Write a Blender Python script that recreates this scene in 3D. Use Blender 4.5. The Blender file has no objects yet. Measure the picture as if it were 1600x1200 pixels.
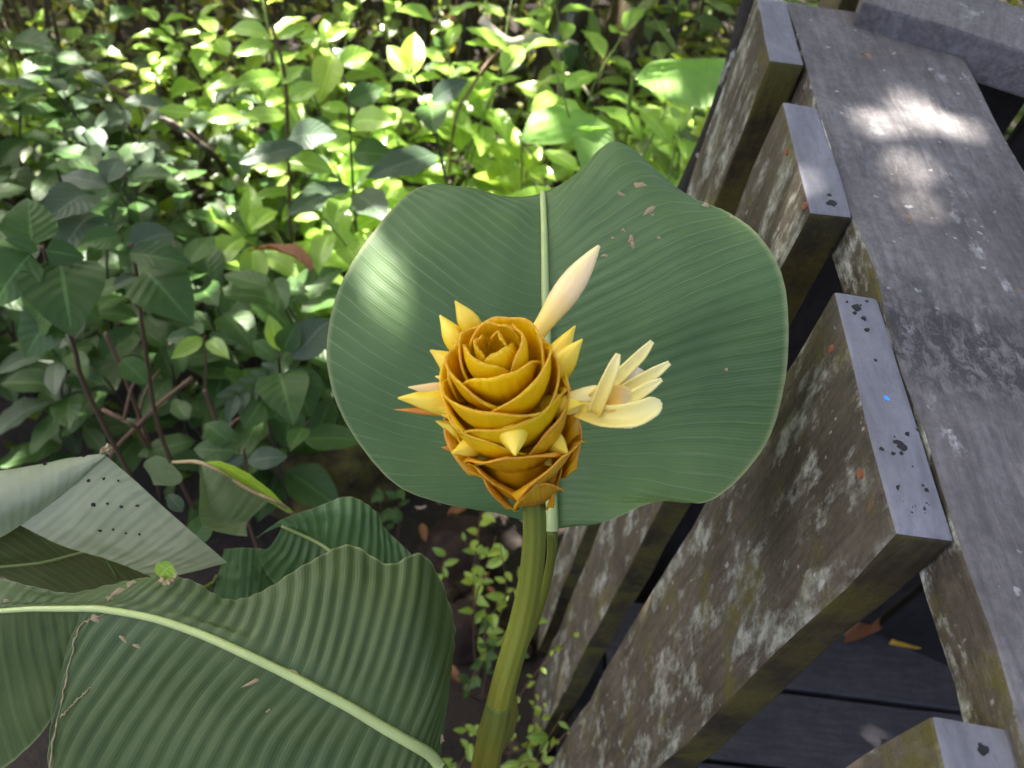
import bpy, bmesh, math, random
from mathutils import Vector, Matrix
from mathutils import noise as mnoise
random.seed(7)
R = math.radians
scene = bpy.context.scene
col = scene.collection

# ------------------------------------------------------------------ camera
FPX = 1231.0                                   # focal length in pixels of the 1600 px wide photograph
CAM = Vector((0, 0, 1.25))                     # 29 cm above the handrail, just outside it
up = Vector((200, 1025, 1231)).normalized()
fw = Vector((145, 1450, -1231)); fw = (fw - up * fw.dot(up)).normalized()
rt = fw.cross(up)
ROT = Matrix((rt, fw, up))                     # camera axes -> world axes
cd = bpy.data.cameras.new('camera'); cam = bpy.data.objects.new('camera', cd); col.objects.link(cam)
cd.sensor_width = 36; cd.lens = FPX / 1600 * 36; cd.clip_start = .02; cd.clip_end = 300
cd.dof.use_dof = True; cd.dof.focus_distance = .42; cd.dof.aperture_fstop = 11
cam.matrix_world = Matrix.Translation(CAM) @ ROT.to_4x4()
scene.camera = cam

# ------------------------------------------------------------------ sky, sun, exposure
SUN = Vector((-.45, .28, .85)).normalized()    # towards the sun
el = math.asin(SUN.z); az = math.atan2(SUN.x, SUN.y)
w = bpy.data.worlds.new('World'); scene.world = w; w.use_nodes = True
wn = w.node_tree
sky = wn.nodes.new('ShaderNodeTexSky'); sky.sky_type = 'NISHITA'; sky.sun_disc = False
sky.sun_elevation = el; sky.sun_rotation = az; sky.air_density = .42; sky.dust_density = 5; sky.ozone_density = .4
wn.nodes['Background'].inputs['Strength'].default_value = .07
wn.links.new(sky.outputs[0], wn.nodes['Background'].inputs[0])
sl = bpy.data.lights.new('sun', 'SUN'); so = bpy.data.objects.new('sun', sl); col.objects.link(so)
sl.energy = 5; sl.angle = R(.53); sl.color = (1, .94, .84)
so.rotation_euler = SUN.to_track_quat('Z', 'Y').to_euler(); so.location = (-3, 3, 9)
vs = scene.view_settings
vs.view_transform = 'Standard'; vs.look = 'None'; vs.gamma = 1; vs.use_curve_mapping = False
vs.exposure = 3.6
scene.cycles.max_bounces = 8; scene.cycles.transparent_max_bounces = 8

# ------------------------------------------------------------------ helpers
def P(px, py, s):
    "point s metres in front of the lens along the line of sight of a photograph pixel"
    return CAM + ROT @ Vector(((px - 800) / FPX * s, -(py - 600) / FPX * s, -s))
def ray(px, py): return ROT @ Vector(((px - 800) / FPX, -(py - 600) / FPX, -1))
def onx(px, py, x): d = ray(px, py); return CAM + d * (x / d.x)
def onz(px, py, z): d = ray(px, py); return CAM + d * ((z - CAM.z) / d.z)
def depth_at(p): return (p - CAM).dot(ROT @ Vector((0, 0, -1)))

def tag(o, label=None, cat=None, group=None, kind=None):
    if label: o['label'] = label
    if cat: o['category'] = cat
    if group: o['group'] = group
    if kind: o['kind'] = kind
    return o
def empty(name, loc, label, cat, group=None):
    o = bpy.data.objects.new(name, None); col.objects.link(o); o.location = loc; o.empty_display_size = .05
    return tag(o, label, cat, group)
def link(name, me, mat=None, parent=None):
    o = bpy.data.objects.new(name, me); col.objects.link(o)
    if mat and not me.materials: me.materials.append(mat)
    if parent is not None:
        o.parent = parent
        o.matrix_parent_inverse = world(parent).inverted()
    return o
def world(o):
    m = Matrix.LocRotScale(o.location, o.rotation_euler, o.scale)
    return m if o.parent is None else world(o.parent) @ o.matrix_parent_inverse @ m
def mesh(name, vs_, fs, smooth=True, uvs=None):
    me = bpy.data.meshes.new(name); me.from_pydata([tuple(v) for v in vs_], [], fs)
    if smooth:
        for p in me.polygons: p.use_smooth = True
    if uvs:
        ul = me.uv_layers.new(name='UVMap')
        for l in me.loops: ul.data[l.index].uv = uvs[l.vertex_index]
    me.update(); return me
def crom(pts, t):
    n = len(pts) - 1; f = max(0, min(n - 1e-6, t * n)); i = int(f); f -= i
    a, b = pts[i], pts[i + 1]
    p0 = pts[i - 1] if i > 0 else a * 2 - b
    p3 = pts[i + 2] if i + 2 <= n else b * 2 - a
    return .5 * ((2 * a) + (b - p0) * f + (2 * p0 - 5 * a + 4 * b - p3) * f * f + (3 * a - p0 - 3 * b + p3) * f ** 3)
def tube_geo(path, rad, n=8, close=True):
    "path: points, rad: radius at each"
    V, F, UV = [], [], []
    k = len(path); nrm = None
    for i, p in enumerate(path):
        t = (path[min(i + 1, k - 1)] - path[max(i - 1, 0)]).normalized()
        if nrm is None: nrm = t.orthogonal().normalized()
        nrm = (nrm - t * nrm.dot(t)).normalized(); b = t.cross(nrm)
        for j in range(n):
            a = 2 * math.pi * j / n
            V.append(p + (nrm * math.cos(a) + b * math.sin(a)) * rad[i]); UV.append((j / n, i / max(1, k - 1)))
    for i in range(k - 1):
        for j in range(n):
            F.append((i * n + j, i * n + (j + 1) % n, (i + 1) * n + (j + 1) % n, (i + 1) * n + j))
    if close:
        F.append(tuple(range(n))[::-1]); F.append(tuple((k - 1) * n + j for j in range(n)))
    return V, F, UV
def tube(name, pts, radii, mat, parent=None, n=8, steps=None):
    "smooth tube through the control points, radii interpolated"
    steps = steps or max(6, 4 * (len(pts) - 1))
    path = [crom(pts, i / steps) for i in range(steps + 1)]
    rad = []
    for i in range(steps + 1):
        f = i / steps * (len(radii) - 1); j = min(int(f), len(radii) - 2); f -= j
        rad.append(radii[j] * (1 - f) + radii[j + 1] * f)
    V, F, UV = tube_geo(path, rad, n)
    return link(name, mesh(name, V, F, True, UV), mat, parent)

# ------------------------------------------------------------------ materials
def nt(name):
    m = bpy.data.materials.new(name); m.use_nodes = True
    t = m.node_tree; t.nodes.clear()
    o = t.nodes.new('ShaderNodeOutputMaterial'); b = t.nodes.new('ShaderNodeBsdfPrincipled')
    t.links.new(b.outputs[0], o.inputs[0])
    return m, t, b, o
class N:
    "tiny node builder"
    def __init__(s, t): s.t = t
    def n(s, kind, **k):
        x = s.t.nodes.new('ShaderNode' + kind)
        for a, v in k.items(): setattr(x, a, v)
        return x
    def l(s, a, b): s.t.links.new(a, b)
    def coord(s, what='Object', scale=(1, 1, 1)):
        c = s.n('TexCoord'); m = s.n('Mapping'); m.inputs['Scale'].default_value = scale
        s.l(c.outputs[what], m.inputs[0]); return m.outputs[0]
    def noise(s, vec, scale, detail=4, rough=.55, dist=0):
        x = s.n('TexNoise'); x.inputs['Scale'].default_value = scale; x.inputs['Detail'].default_value = detail
        x.inputs['Roughness'].default_value = rough; x.inputs['Distortion'].default_value = dist
        if vec is not None: s.l(vec, x.inputs['Vector'])
        return x.outputs['Fac']
    def ramp(s, fac, stops, interp='LINEAR'):
        x = s.n('ValToRGB'); e = x.color_ramp; e.interpolation = interp
        while len(e.elements) < len(stops): e.elements.new(.5)
        for k, (p, c) in enumerate(stops):
            e.elements[k].position = p
            e.elements[k].color = (c[0], c[1], c[2], 1) if hasattr(c, '__len__') else (c, c, c, 1)
        s.l(fac, x.inputs[0]); return x.outputs[0]
    def mix(s, fac, a, b, mode='MIX'):
        x = s.n('Mix'); x.data_type = 'RGBA'; x.blend_type = mode
        if isinstance(fac, (int, float)): x.inputs[0].default_value = fac
        else: s.l(fac, x.inputs[0])
        for i, v in ((6, a), (7, b)):
            if hasattr(v, '__len__'): x.inputs[i].default_value = (*v[:3], 1)
            else: s.l(v, x.inputs[i])
        return x.outputs[2]
    def math(s, op, a, b=None, clamp=False):
        x = s.n('Math', operation=op, use_clamp=clamp)
        for i, v in ((0, a), (1, b)):
            if v is None: continue
            if isinstance(v, (int, float)): x.inputs[i].default_value = v
            else: s.l(v, x.inputs[i])
        return x.outputs[0]
    def bump(s, h, strength, dist, bsdf):
        x = s.n('Bump'); x.inputs['Strength'].default_value = strength; x.inputs['Distance'].default_value = dist
        s.l(h, x.inputs['Height']); s.l(x.outputs[0], bsdf.inputs['Normal']); return x
    def uv(s):
        c = s.n('TexCoord'); x = s.n('SeparateXYZ'); s.l(c.outputs['UV'], x.inputs[0]); return x.outputs[0], x.outputs[1]

def translucent(t, b, o, color, amount):
    k = N(t); tr = k.n('BsdfTranslucent'); mx = k.n('MixShader'); mx.inputs[0].default_value = amount
    if hasattr(color, '__len__'): tr.inputs[0].default_value = (*color, 1)
    else: k.l(color, tr.inputs[0])
    k.l(b.outputs[0], mx.inputs[1]); k.l(tr.outputs[0], mx.inputs[2]); k.l(mx.outputs[0], o.inputs[0])

def leaf_mat(name, dark, light, rough=.42, trans=.35, veins=7, vein_col=None, spec=.5):
    "ovate leaf with a midrib and oblique side veins, tone differing from leaf to leaf"
    m, t, b, o = nt(name); k = N(t)
    u, v = k.uv()
    au = k.math('ABSOLUTE', k.math('SUBTRACT', u, .5))
    oi = k.n('ObjectInfo')
    vec = k.coord('Object')
    nz = k.noise(vec, 5, 3)
    f = k.math('ADD', k.math('MULTIPLY', oi.outputs['Random'], .75), k.math('MULTIPLY', nz, .4))
    c = k.mix(k.math('SUBTRACT', f, .1, True), dark, light)
    vein = k.math('SINE', k.math('MULTIPLY', k.math('SUBTRACT', v, k.math('MULTIPLY', au, .55)), veins * 2 * math.pi))
    vline = k.ramp(vein, [(.0, 0), (.93, 0), (1, 1)])
    mid = k.ramp(au, [(0, 1), (.018, 1), (.035, 0)])
    vm = k.math('MAXIMUM', k.math('MULTIPLY', vline, .16), k.math('MULTIPLY', mid, .6))
    vc = vein_col or tuple(min(1, x * 1.9 + .02) for x in light)
    c = k.mix(vm, c, vc)
    spots = k.ramp(k.noise(vec, 34, 3, .7), [(.0, 0), (.70, 0), (.76, 1)])
    c = k.mix(k.math('MULTIPLY', spots, .5), c, (.16, .12, .04))
    k.l(c, b.inputs['Base Color'])
    b.inputs['Roughness'].default_value = rough; b.inputs['Specular IOR Level'].default_value = spec
    k.bump(k.math('ADD', k.math('MULTIPLY', vein, .25), k.math('MULTIPLY', mid, -1.2)), .12, .02, b)
    trc = k.mix(.75, c, (light[0] * 2.6, light[1] * 2.4, light[2] * 1.0))
    translucent(t, b, o, trc, trans)
    return m

def blade_mat(name, dark, light, ribs, rough=.4, trans=.18, bruise=.25, pale=(.22, .30, .12), lines=.3):
    "big pleated leaf: fine parallel ribs running out from the midrib"
    m, t, b, o = nt(name); k = N(t)
    u, v = k.uv(); vec = k.coord('Object')
    wob = k.math('MULTIPLY', k.noise(vec, 30, 2), .012)
    vv = k.math('ADD', v, wob)
    fine = k.math('SINE', k.math('MULTIPLY', vv, ribs * 2 * math.pi))
    fine2 = k.math('SINE', k.math('MULTIPLY', vv, ribs * 5.3 * 2 * math.pi))
    line = k.ramp(fine, [(0, 0), (.86, 0), (1, 1)])
    big = k.noise(vec, 14, 4, .6)
    c = k.mix(k.ramp(big, [(.3, 0), (.7, 1)]), dark, light)
    c = k.mix(k.math('MULTIPLY', k.math('MULTIPLY', line, lines), k.ramp(k.noise(vec, 24, 4, .6), [(.35, .15), (.65, 1)])), c, pale)
    c = k.mix(k.math('MULTIPLY', k.ramp(fine2, [(.5, 0), (1, 1)]), .10), c, pale)
    scr = k.ramp(k.noise(k.coord('Object', (40, 9, 25)), 9, 5, .75), [(.0, 0), (.69, 0), (.74, 1)])
    c = k.mix(k.math('MULTIPLY', scr, bruise), c, (.30, .25, .14))
    edge = k.ramp(k.math('ABSOLUTE', k.math('SUBTRACT', u, .5)), [(.0, 0), (.488, 0), (.499, 1)])
    c = k.mix(k.math('MULTIPLY', edge, .55), c, (.30, .33, .15))
    k.l(c, b.inputs['Base Color'])
    rr = k.ramp(k.noise(vec, 22, 5, .65), [(.3, rough - .07), (.7, rough + .16)])
    k.l(rr, b.inputs['Roughness']); b.inputs['Specular IOR Level'].default_value = .38
    k.bump(k.math('ADD', k.math('ADD', k.math('MULTIPLY', fine, .5), k.math('MULTIPLY', fine2, .14)),
                  k.math('MULTIPLY', k.noise(vec, 160, 3), .35)), .3, .0009, b)
    translucent(t, b, o, k.mix(.6, c, (light[0] * 2.2, light[1] * 2.6, light[2])), trans)
    return m

def plain(name, color, rough=.6, var=.25, scale=30, bump=.3, bd=.002, sss=0, coat=0, obj_var=0):
    m, t, b, o = nt(name); k = N(t); vec = k.coord('Object')
    nz = k.noise(vec, scale, 5, .6)
    c = k.mix(nz, tuple(x * (1 - var) for x in color), tuple(min(1, x * (1 + var)) for x in color))
    if obj_var:
        oi = k.n('ObjectInfo')
        c = k.mix(k.math('MULTIPLY', oi.outputs['Random'], obj_var), c, tuple(x * .35 for x in color))
    k.l(c, b.inputs['Base Color']); b.inputs['Roughness'].default_value = rough
    if sss:
        b.inputs['Subsurface Weight'].default_value = sss; b.inputs['Subsurface Radius'].default_value = (1, .5, .12)
        b.inputs['Subsurface Scale'].default_value = .004
    if coat: b.inputs['Coat Weight'].default_value = coat; b.inputs['Coat Roughness'].default_value = .12
    if bump: k.bump(nz, bump, bd, b)
    return m

def wood_mat(name, tones, lichen=.0, moss=.0, grain=(60, 60, 4), crack=0., dirt=.3, rough=.85, lich_col=(.42, .44, .38), ls=16):
    m, t, b, o = nt(name); k = N(t)
    oi = k.n('ObjectInfo'); off = k.n('VectorMath', operation='SCALE'); off.inputs[0].default_value = (3.1, 7.7, 5.3)
    k.l(oi.outputs['Random'], off.inputs['Scale'])
    def vec(scale):
        c = k.n('TexCoord'); a = k.n('VectorMath', operation='ADD'); k.l(c.outputs['Object'], a.inputs[0]); k.l(off.outputs[0], a.inputs[1])
        mp = k.n('Mapping'); mp.inputs['Scale'].default_value = scale; k.l(a.outputs[0], mp.inputs[0]); return mp.outputs[0]
    base = k.noise(vec((1, 1, 1)), 9, 6, .65, .4)
    gr = k.noise(vec(grain), 3, 5, .7, .3)
    fine = k.noise(vec((1, 1, 1)), 170, 4, .7)
    c = k.ramp(base, [(.3, tones[0]), (.5, tones[1]), (.7, tones[2])])
    c = k.mix(k.math('MULTIPLY', k.ramp(gr, [(.35, 1), (.6, 0)]), .55), c, tuple(x * .45 for x in tones[0]))
    c = k.mix(k.math('MULTIPLY', k.ramp(fine, [(.4, 1), (.58, 0)]), dirt), c, tuple(x * .4 for x in tones[0]))
    h = k.math('ADD', k.math('MULTIPLY', gr, .9), k.math('MULTIPLY', fine, .5))
    if lichen:
        st = tuple(ls * (.5 if g == min(grain) else 1) for g in grain)
        ln = k.noise(vec(st), 1.0, 8, .68, .1)
        lf = k.ramp(ln, [(.0, 0), (.58 - lichen * .12, 0), (.68 - lichen * .12, 1)])
        l2 = k.noise(vec((1, 1, 1)), 70, 4, .7)
        lc = k.mix(l2, tuple(x * .55 for x in lich_col), tuple(x * 1.25 for x in lich_col))
        lf2 = k.math('MULTIPLY', lf, k.ramp(l2, [(.35, .15), (.55, .95)]))
        c = k.mix(lf2, c, lc); h = k.math('ADD', h, k.math('MULTIPLY', lf2, .35))
        w2 = k.ramp(k.noise(vec((1, 1, 1)), 105, 2, .5), [(0, 0), (.70, 0), (.74, 1)])
        c = k.mix(k.math('MULTIPLY', w2, .45), c, (.42, .42, .41))
        ochre = k.ramp(k.noise(vec((1, 1, 1)), 33, 5, .7), [(0, 0), (.64, 0), (.72, 1)])
        c = k.mix(k.math('MULTIPLY', ochre, .5), c, (.17, .10, .035))
    if moss:
        mf = k.ramp(k.noise(vec((1, 1, 1)), 18, 6, .7), [(.62 - moss * .4, 0), (.70 - moss * .2, 1)])
        c = k.mix(k.math('MULTIPLY', mf, .8), c, (.075, .068, .012))
        h = k.math('ADD', h, k.math('MULTIPLY', mf, .5))
    if crack:
        vo = k.noise(vec((1, .5, 1)), 150, 6, .8, .4)
        yy = k.n('SeparateXYZ'); tc = k.n('TexCoord'); k.l(tc.outputs['Object'], yy.inputs[0])
        dd = k.math('ABSOLUTE', k.math('SUBTRACT', k.math('ADD', yy.outputs[1], k.math('MULTIPLY', k.noise(vec((1, 1, 1)), 12, 5, .65), .12)), .385))
        zone = k.math('MAXIMUM', k.ramp(dd, [(.018, 1), (.05, 0)]), k.math('MULTIPLY', k.ramp(k.noise(vec((1, 1, 1)), 7, 3, .6, .5), [(.5, 0), (.7, 1)]), .5))
        cr = k.math('MULTIPLY', k.ramp(vo, [(.44, 1), (.54, 0)]), k.math('MULTIPLY', zone, crack))
        c = k.mix(cr, c, (.03, .028, .028)); h = k.math('SUBTRACT', h, k.math('MULTIPLY', cr, 1.6))
    k.l(c, b.inputs['Base Color']); b.inputs['Roughness'].default_value = rough; b.inputs['Specular IOR Level'].default_value = .25
    k.bump(h, .55, .003, b)
    return m

M = {}
M['rail_top'] = wood_mat('weathered_handrail', [(.085, .078, .078), (.125, .117, .12), (.165, .157, .16)], lichen=-.35, crack=.85, grain=(50, 6, 50), ls=30, lich_col=(.40, .40, .40))
M['rail_side'] = wood_mat('handrail_edge', [(.04, .033, .02), (.08, .068, .05), (.125, .11, .088)], lichen=.7, moss=.25, grain=(50, 6, 50), ls=40)
M['face'] = wood_mat('lichen_board', [(.045, .037, .024), (.085, .072, .054), (.125, .108, .088)], lichen=.6, moss=.22, grain=(60, 60, 5), ls=30, lich_col=(.27, .28, .245))
M['side'] = wood_mat('mossy_edge', [(.022, .018, .009), (.045, .036, .016), (.075, .062, .028)], moss=.5, grain=(60, 60, 5))
M['cut'] = wood_mat('planed_grey_end', [(.125, .125, .145), (.15, .15, .172), (.175, .175, .2)], dirt=.12, grain=(20, 5, 20), rough=.7)
M['deck'] = wood_mat('damp_deck_board', [(.035, .034, .038), (.052, .05, .056), (.07, .067, .073)], dirt=.3, grain=(5, 55, 55), rough=.6)
M['dark_wood'] = wood_mat('black_damp_wood', [(.012, .011, .010), (.02, .018, .016), (.035, .03, .026)], lichen=.05, grain=(60, 60, 5))
M['shadowy'] = wood_mat('black_shade_timber', [(.010, .009, .009), (.018, .016, .015), (.03, .026, .024)], grain=(60, 60, 5))  # near-black: shade under the cross rail put into the colour, joists share it
M['rust'] = plain('rusty_iron', (.17, .055, .025), .8, .5, 300, .5, .001)
M['mould'] = plain('black_mould', (.006, .006, .007), .9, .4, 200)
M['soil'] = None
M['bark'] = wood_mat('tree_bark', [(.03, .022, .014), (.06, .045, .03), (.10, .08, .06)], lichen=.25, moss=.3, grain=(40, 40, 6), ls=18)
M['twig'] = plain('brown_twig', (.10, .055, .028), .75, .4, 60, .4, .002, obj_var=.5)
M['greenstem'] = plain('young_green_stem', (.11, .16, .035), .5, .35, 40, .2, .001)
M['darkstem'] = plain('dark_stem', (.035, .03, .016), .6, .35, 40, .2, .001, obj_var=.4)

M['leaf_a'] = leaf_mat('broad_green_leaf', (.022, .055, .013), (.045, .098, .022), .46, .28, spec=.28)
M['leaf_b'] = leaf_mat('bright_green_leaf', (.12, .23, .03), (.26, .39, .075), .28, .42)
M['leaf_c'] = leaf_mat('grey_green_leaf', (.032, .058, .032), (.055, .085, .05), .42, .22, veins=10, spec=.3)
M['leaf_d'] = leaf_mat('yellow_green_leaf', (.17, .27, .025), (.30, .40, .06), .38, .45)
M['leaf_far'] = leaf_mat('forest_leaf', (.03, .055, .010), (.10, .15, .025), .38, .4)
M['leaf_olive'] = leaf_mat('olive_forest_leaf', (.045, .055, .008), (.15, .16, .03), .36, .4)
M['leaf_dead'] = leaf_mat('fallen_brown_leaf', (.12, .045, .018), (.26, .11, .04), .7, .15, vein_col=(.3, .16, .08))
M['leaf_yellow'] = leaf_mat('fallen_yellow_leaf', (.42, .26, .02), (.55, .36, .04), .6, .25, vein_col=(.4, .2, .05))

M['blade'] = blade_mat('pleated_blade', (.044, .092, .030), (.072, .138, .042), 44, .50)
M['blade_low'] = blade_mat('pleated_lower_blade', (.028, .056, .014), (.062, .098, .026), 30, .50, bruise=.4, lines=.16)
M['blade_small'] = blade_mat('pleated_small_blade', (.035, .085, .03), (.06, .13, .045), 16, .45)
M['under'] = blade_mat('pale_leaf_underside', (.17, .20, .125), (.24, .275, .20), 18, .5, .3, bruise=.05, pale=(.30, .34, .22))
M['dull'] = blade_mat('dull_chewed_blade', (.07, .11, .045), (.11, .155, .07), 9, .5, .25, bruise=.5)
M['sunlit_blade'] = blade_mat('sun_pale_blade', (.13, .24, .06), (.20, .33, .09), 12, .4, .5, bruise=.1)  # paler and more translucent, sunlight on these leaves put into the colour
M['shade_blade'] = blade_mat('shade_olive_blade', (.028, .04, .006), (.05, .065, .012), 14, .5, .1, bruise=.05)  # inner half of the folded leaf, darkened in colour to show it shaded
M['midrib'] = plain('pale_midrib', (.33, .41, .15), .42, .18, 60, .2, .001, sss=.1)
M['stalk'] = None

def grad_mat(name, stops, rough=.4, sss=.15, coat=.0, noise_amt=.2, nscale=40, trans=0, use='v', ridge=0):
    "colour along a part from its base to its tip"
    m, t, b, o = nt(name); k = N(t); u, v = k.uv(); vec = k.coord('Object')
    nz = k.noise(vec, nscale, 4, .6)
    x = k.math('ADD', v, k.math('MULTIPLY', k.math('SUBTRACT', nz, .5), noise_amt))
    c = k.ramp(x, stops)
    oi = k.n('ObjectInfo')
    c = k.mix(k.math('MULTIPLY', oi.outputs['Random'], .22), c, tuple(y * .55 for y in stops[0][1]))
    k.l(c, b.inputs['Base Color']); b.inputs['Roughness'].default_value = rough; b.inputs['Specular IOR Level'].default_value = .32
    if sss:
        b.inputs['Subsurface Weight'].default_value = sss; b.inputs['Subsurface Radius'].default_value = (1, .55, .12)
        b.inputs['Subsurface Scale'].default_value = .004
    if coat: b.inputs['Coat Weight'].default_value = coat; b.inputs['Coat Roughness'].default_value = .1
    h = nz
    if ridge: h = k.math('ADD', nz, k.math('MULTIPLY', k.math('SINE', k.math('MULTIPLY', u, ridge)), .28))
    k.bump(h, .45, .0014, b)
    if trans: translucent(t, b, o, c, trans)
    return m
M['stalk'] = grad_mat('flower_stalk', [(0, (.10, .13, .02)), (.45, (.15, .17, .02)), (.62, (.20, .19, .02)), (1, (.085, .12, .025))], .38, .1, 0, .25, 25, ridge=60)
M['bract'] = grad_mat('golden_bract', [(0, (.66, .32, .002)), (.35, (.80, .45, .002)), (.75, (.88, .55, .003)), (.93, (.90, .61, .006)), (1, (.72, .40, .015))], .36, .35, .15, .25, 60, .28, ridge=70)
M['bract_old'] = grad_mat('amber_bract', [(0, (.40, .16, .003)), (.5, (.62, .31, .004)), (.85, (.76, .43, .007)), (1, (.64, .30, .015))], .36, .35, .2, .4, 90, .18, ridge=70)
M['bud'] = grad_mat('yellow_bud', [(0, (.64, .36, .005)), (.4, (.82, .57, .02)), (.8, (.88, .70, .08)), (1, (.84, .64, .06))], .38, .25, .15, .2, 60, .12, ridge=25)
M['bud_cream'] = grad_mat('cream_bud', [(0, (.74, .50, .03)), (.3, (.84, .62, .14)), (.6, (.87, .66, .33)), (1, (.86, .70, .34))], .4, .25, .1, .15, 60, .1)
M['petal'] = grad_mat('cream_petal', [(0, (.82, .62, .10)), (.4, (.88, .76, .26)), (1, (.88, .80, .42))], .42, .2, 0, .2, 60, .25)
M['lip'] = grad_mat('orange_lip', [(0, (.80, .40, .03)), (.5, (.84, .52, .06)), (1, (.86, .76, .5))], .4, .2, 0, .2, 60, .25)
M['lip_white'] = grad_mat('white_lip', [(0, (.85, .70, .4)), (.5, (.88, .80, .58)), (1, (.9, .84, .66))], .4, .2, 0, .1, 60, .35)
M['pink'] = plain('pinkish_tip', (.50, .17, .07), .5, .3, 80, .2, .001, sss=.2)
M['orange_petal'] = plain('withered_orange', (.55, .22, .02), .45, .3, 80, .3, .001, sss=.2)
M['torn'] = plain('dry_torn_edge', (.27, .21, .11), .8, .4, 150, .5, .002)
M['hole'] = plain('insect_damage', (.012, .010, .006), .9, .3, 100)
M['pebble_rock'] = wood_mat('mossy_rock', [(.02, .014, .01), (.045, .03, .02), (.08, .06, .035)], moss=.55, grain=(12, 12, 12))
M['red_rock'] = wood_mat('red_brown_stone', [(.012, .006, .005), (.024, .013, .011), (.045, .028, .024)], moss=.1, grain=(12, 12, 12))
M['moss'] = plain('yellow_moss', (.20, .19, .04), .9, .5, 120, .8, .006)

def soil_mat():
    m, t, b, o = nt('forest_soil'); k = N(t); vec = k.coord('Object')
    a = k.noise(vec, 6, 8, .7); f = k.noise(vec, 60, 6, .75)
    c = k.ramp(a, [(.3, (.005, .003, .002)), (.55, (.014, .008, .005)), (.75, (.032, .02, .012))])
    c = k.mix(k.ramp(f, [(.5, 0), (.7, 1)]), c, (.035, .022, .012))
    k.l(c, b.inputs['Base Color']); b.inputs['Roughness'].default_value = .9
    k.bump(k.math('ADD', a, k.math('MULTIPLY', f, .6)), .9, .03, b)
    return m
M['soil'] = soil_mat()

# ------------------------------------------------------------------ ground
GZ = -.30
def gz(x, y):
    h = GZ + .05 * mnoise.noise(Vector((x * 1.3, y * 1.3, 3))) + .02 * mnoise.noise(Vector((x * 6, y * 6, 1)))
    if y > 3.2: h += min(2.2, (y - 3.2) * .42)          # the slope climbs away behind the thicket
    if x < -2.2: h += min(1.2, (-2.2 - x) * .3)
    return h
def build_ground():
    xs = [-60, -25, -12, -7] + [-5 + .1 * i for i in range(101)] + [7, 12, 25, 60]
    ys = [-60, -25, -10, -5] + [-3 + .1 * i for i in range(101)] + [9, 13, 25, 60]
    V = [(x, y, gz(x, y)) for y in ys for x in xs]; n = len(xs)
    F = [(j * n + i, j * n + i + 1, (j + 1) * n + i + 1, (j + 1) * n + i) for j in range(len(ys) - 1) for i in range(n - 1)]
    tag(link('ground', mesh('ground', V, F), M['soil']), kind='structure')
build_ground()

# ------------------------------------------------------------------ boardwalk and railing
def board(name, lo, hi, mats, parent, wear=.002, cuts=(1, 1, 1), seed=0, facemat=None, rot=None, bevel=.0025):
    "a sawn board with worn, slightly uneven edges; mats[0] is the default material"
    bm = bmesh.new(); bmesh.ops.create_cube(bm, size=1)
    c = [(a + b) / 2 for a, b in zip(lo, hi)]; d = [b - a for a, b in zip(lo, hi)]
    for v in bm.verts: v.co = Vector(v.co[i] * d[i] for i in range(3))
    for ax in range(3):
        if cuts[ax] > 1:
            for q in range(1, cuts[ax]):
                pos = Vector((0, 0, 0)); pos[ax] = -d[ax] / 2 + d[ax] * q / cuts[ax]
                nn = Vector((0, 0, 0)); nn[ax] = 1
                bmesh.ops.bisect_plane(bm, geom=bm.verts[:] + bm.edges[:] + bm.faces[:], plane_co=pos, plane_no=nn)
    sharp = [e for e in bm.edges if len(e.link_faces) == 2 and e.calc_face_angle(0) > .5]
    bmesh.ops.bevel(bm, geom=sharp, offset=bevel, segments=2, profile=.6, affect='EDGES')
    for v in bm.verts:
        q = v.co * 13 + Vector((seed * 3.7, seed * 1.3, seed))
        v.co += Vector((mnoise.noise(q), mnoise.noise(q + Vector((9, 0, 0))), mnoise.noise(q + Vector((0, 9, 0))))) * wear
    for m in range(len(mats)): pass
    bm.normal_update()
    if facemat:
        for fc in bm.faces: fc.material_index = facemat(fc.normal)
    me = bpy.data.meshes.new(name); bm.to_mesh(me); bm.free()
    for p in me.polygons: p.use_smooth = False
    for m in mats: me.materials.append(m)
    o = link(name, me, None, None)
    o.location = c
    if rot: o.rotation_euler = rot
    if parent is not None:
        o.parent = parent; o.matrix_parent_inverse = world(parent).inverted()
    return o

RT = .96
XI, XO = .2235, .196                           # inner / outer face of the balusters
rail = empty('wooden_railing', (.3, .2, GZ), 'weathered grey wooden railing with wide flat handrail and lichen-covered upright boards', 'railing')
hr = board('handrail', (XI + .0015, -.75, RT - .035), (.3735, .735, RT), [M['rail_top'], M['rail_side']], rail, .0045, (5, 40, 1), 1,
           lambda n: 0 if n.z > .5 else 1)
def bal_mat(n):
    if n.z > .5: return 2
    if abs(n.x) > .6: return 0
    return 1
bal = [(.612, .722, .004), (.420, .552, .001), (.190, .348, .0015), (-.045, .112, -.006), (-.28, -.12, .002), (-.52, -.36, 0)]
BAL = []
for i, (y0, y1, dz) in enumerate(bal):
    o = board('baluster', (XO - .003 * (i == 3), y0, -.36), (XI, y1, RT + dz), [M['face'], M['side'], M['cut']], rail, .0035, (1, 3, 24), 5 + i * 3, bal_mat)
    BAL.append(o)
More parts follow.
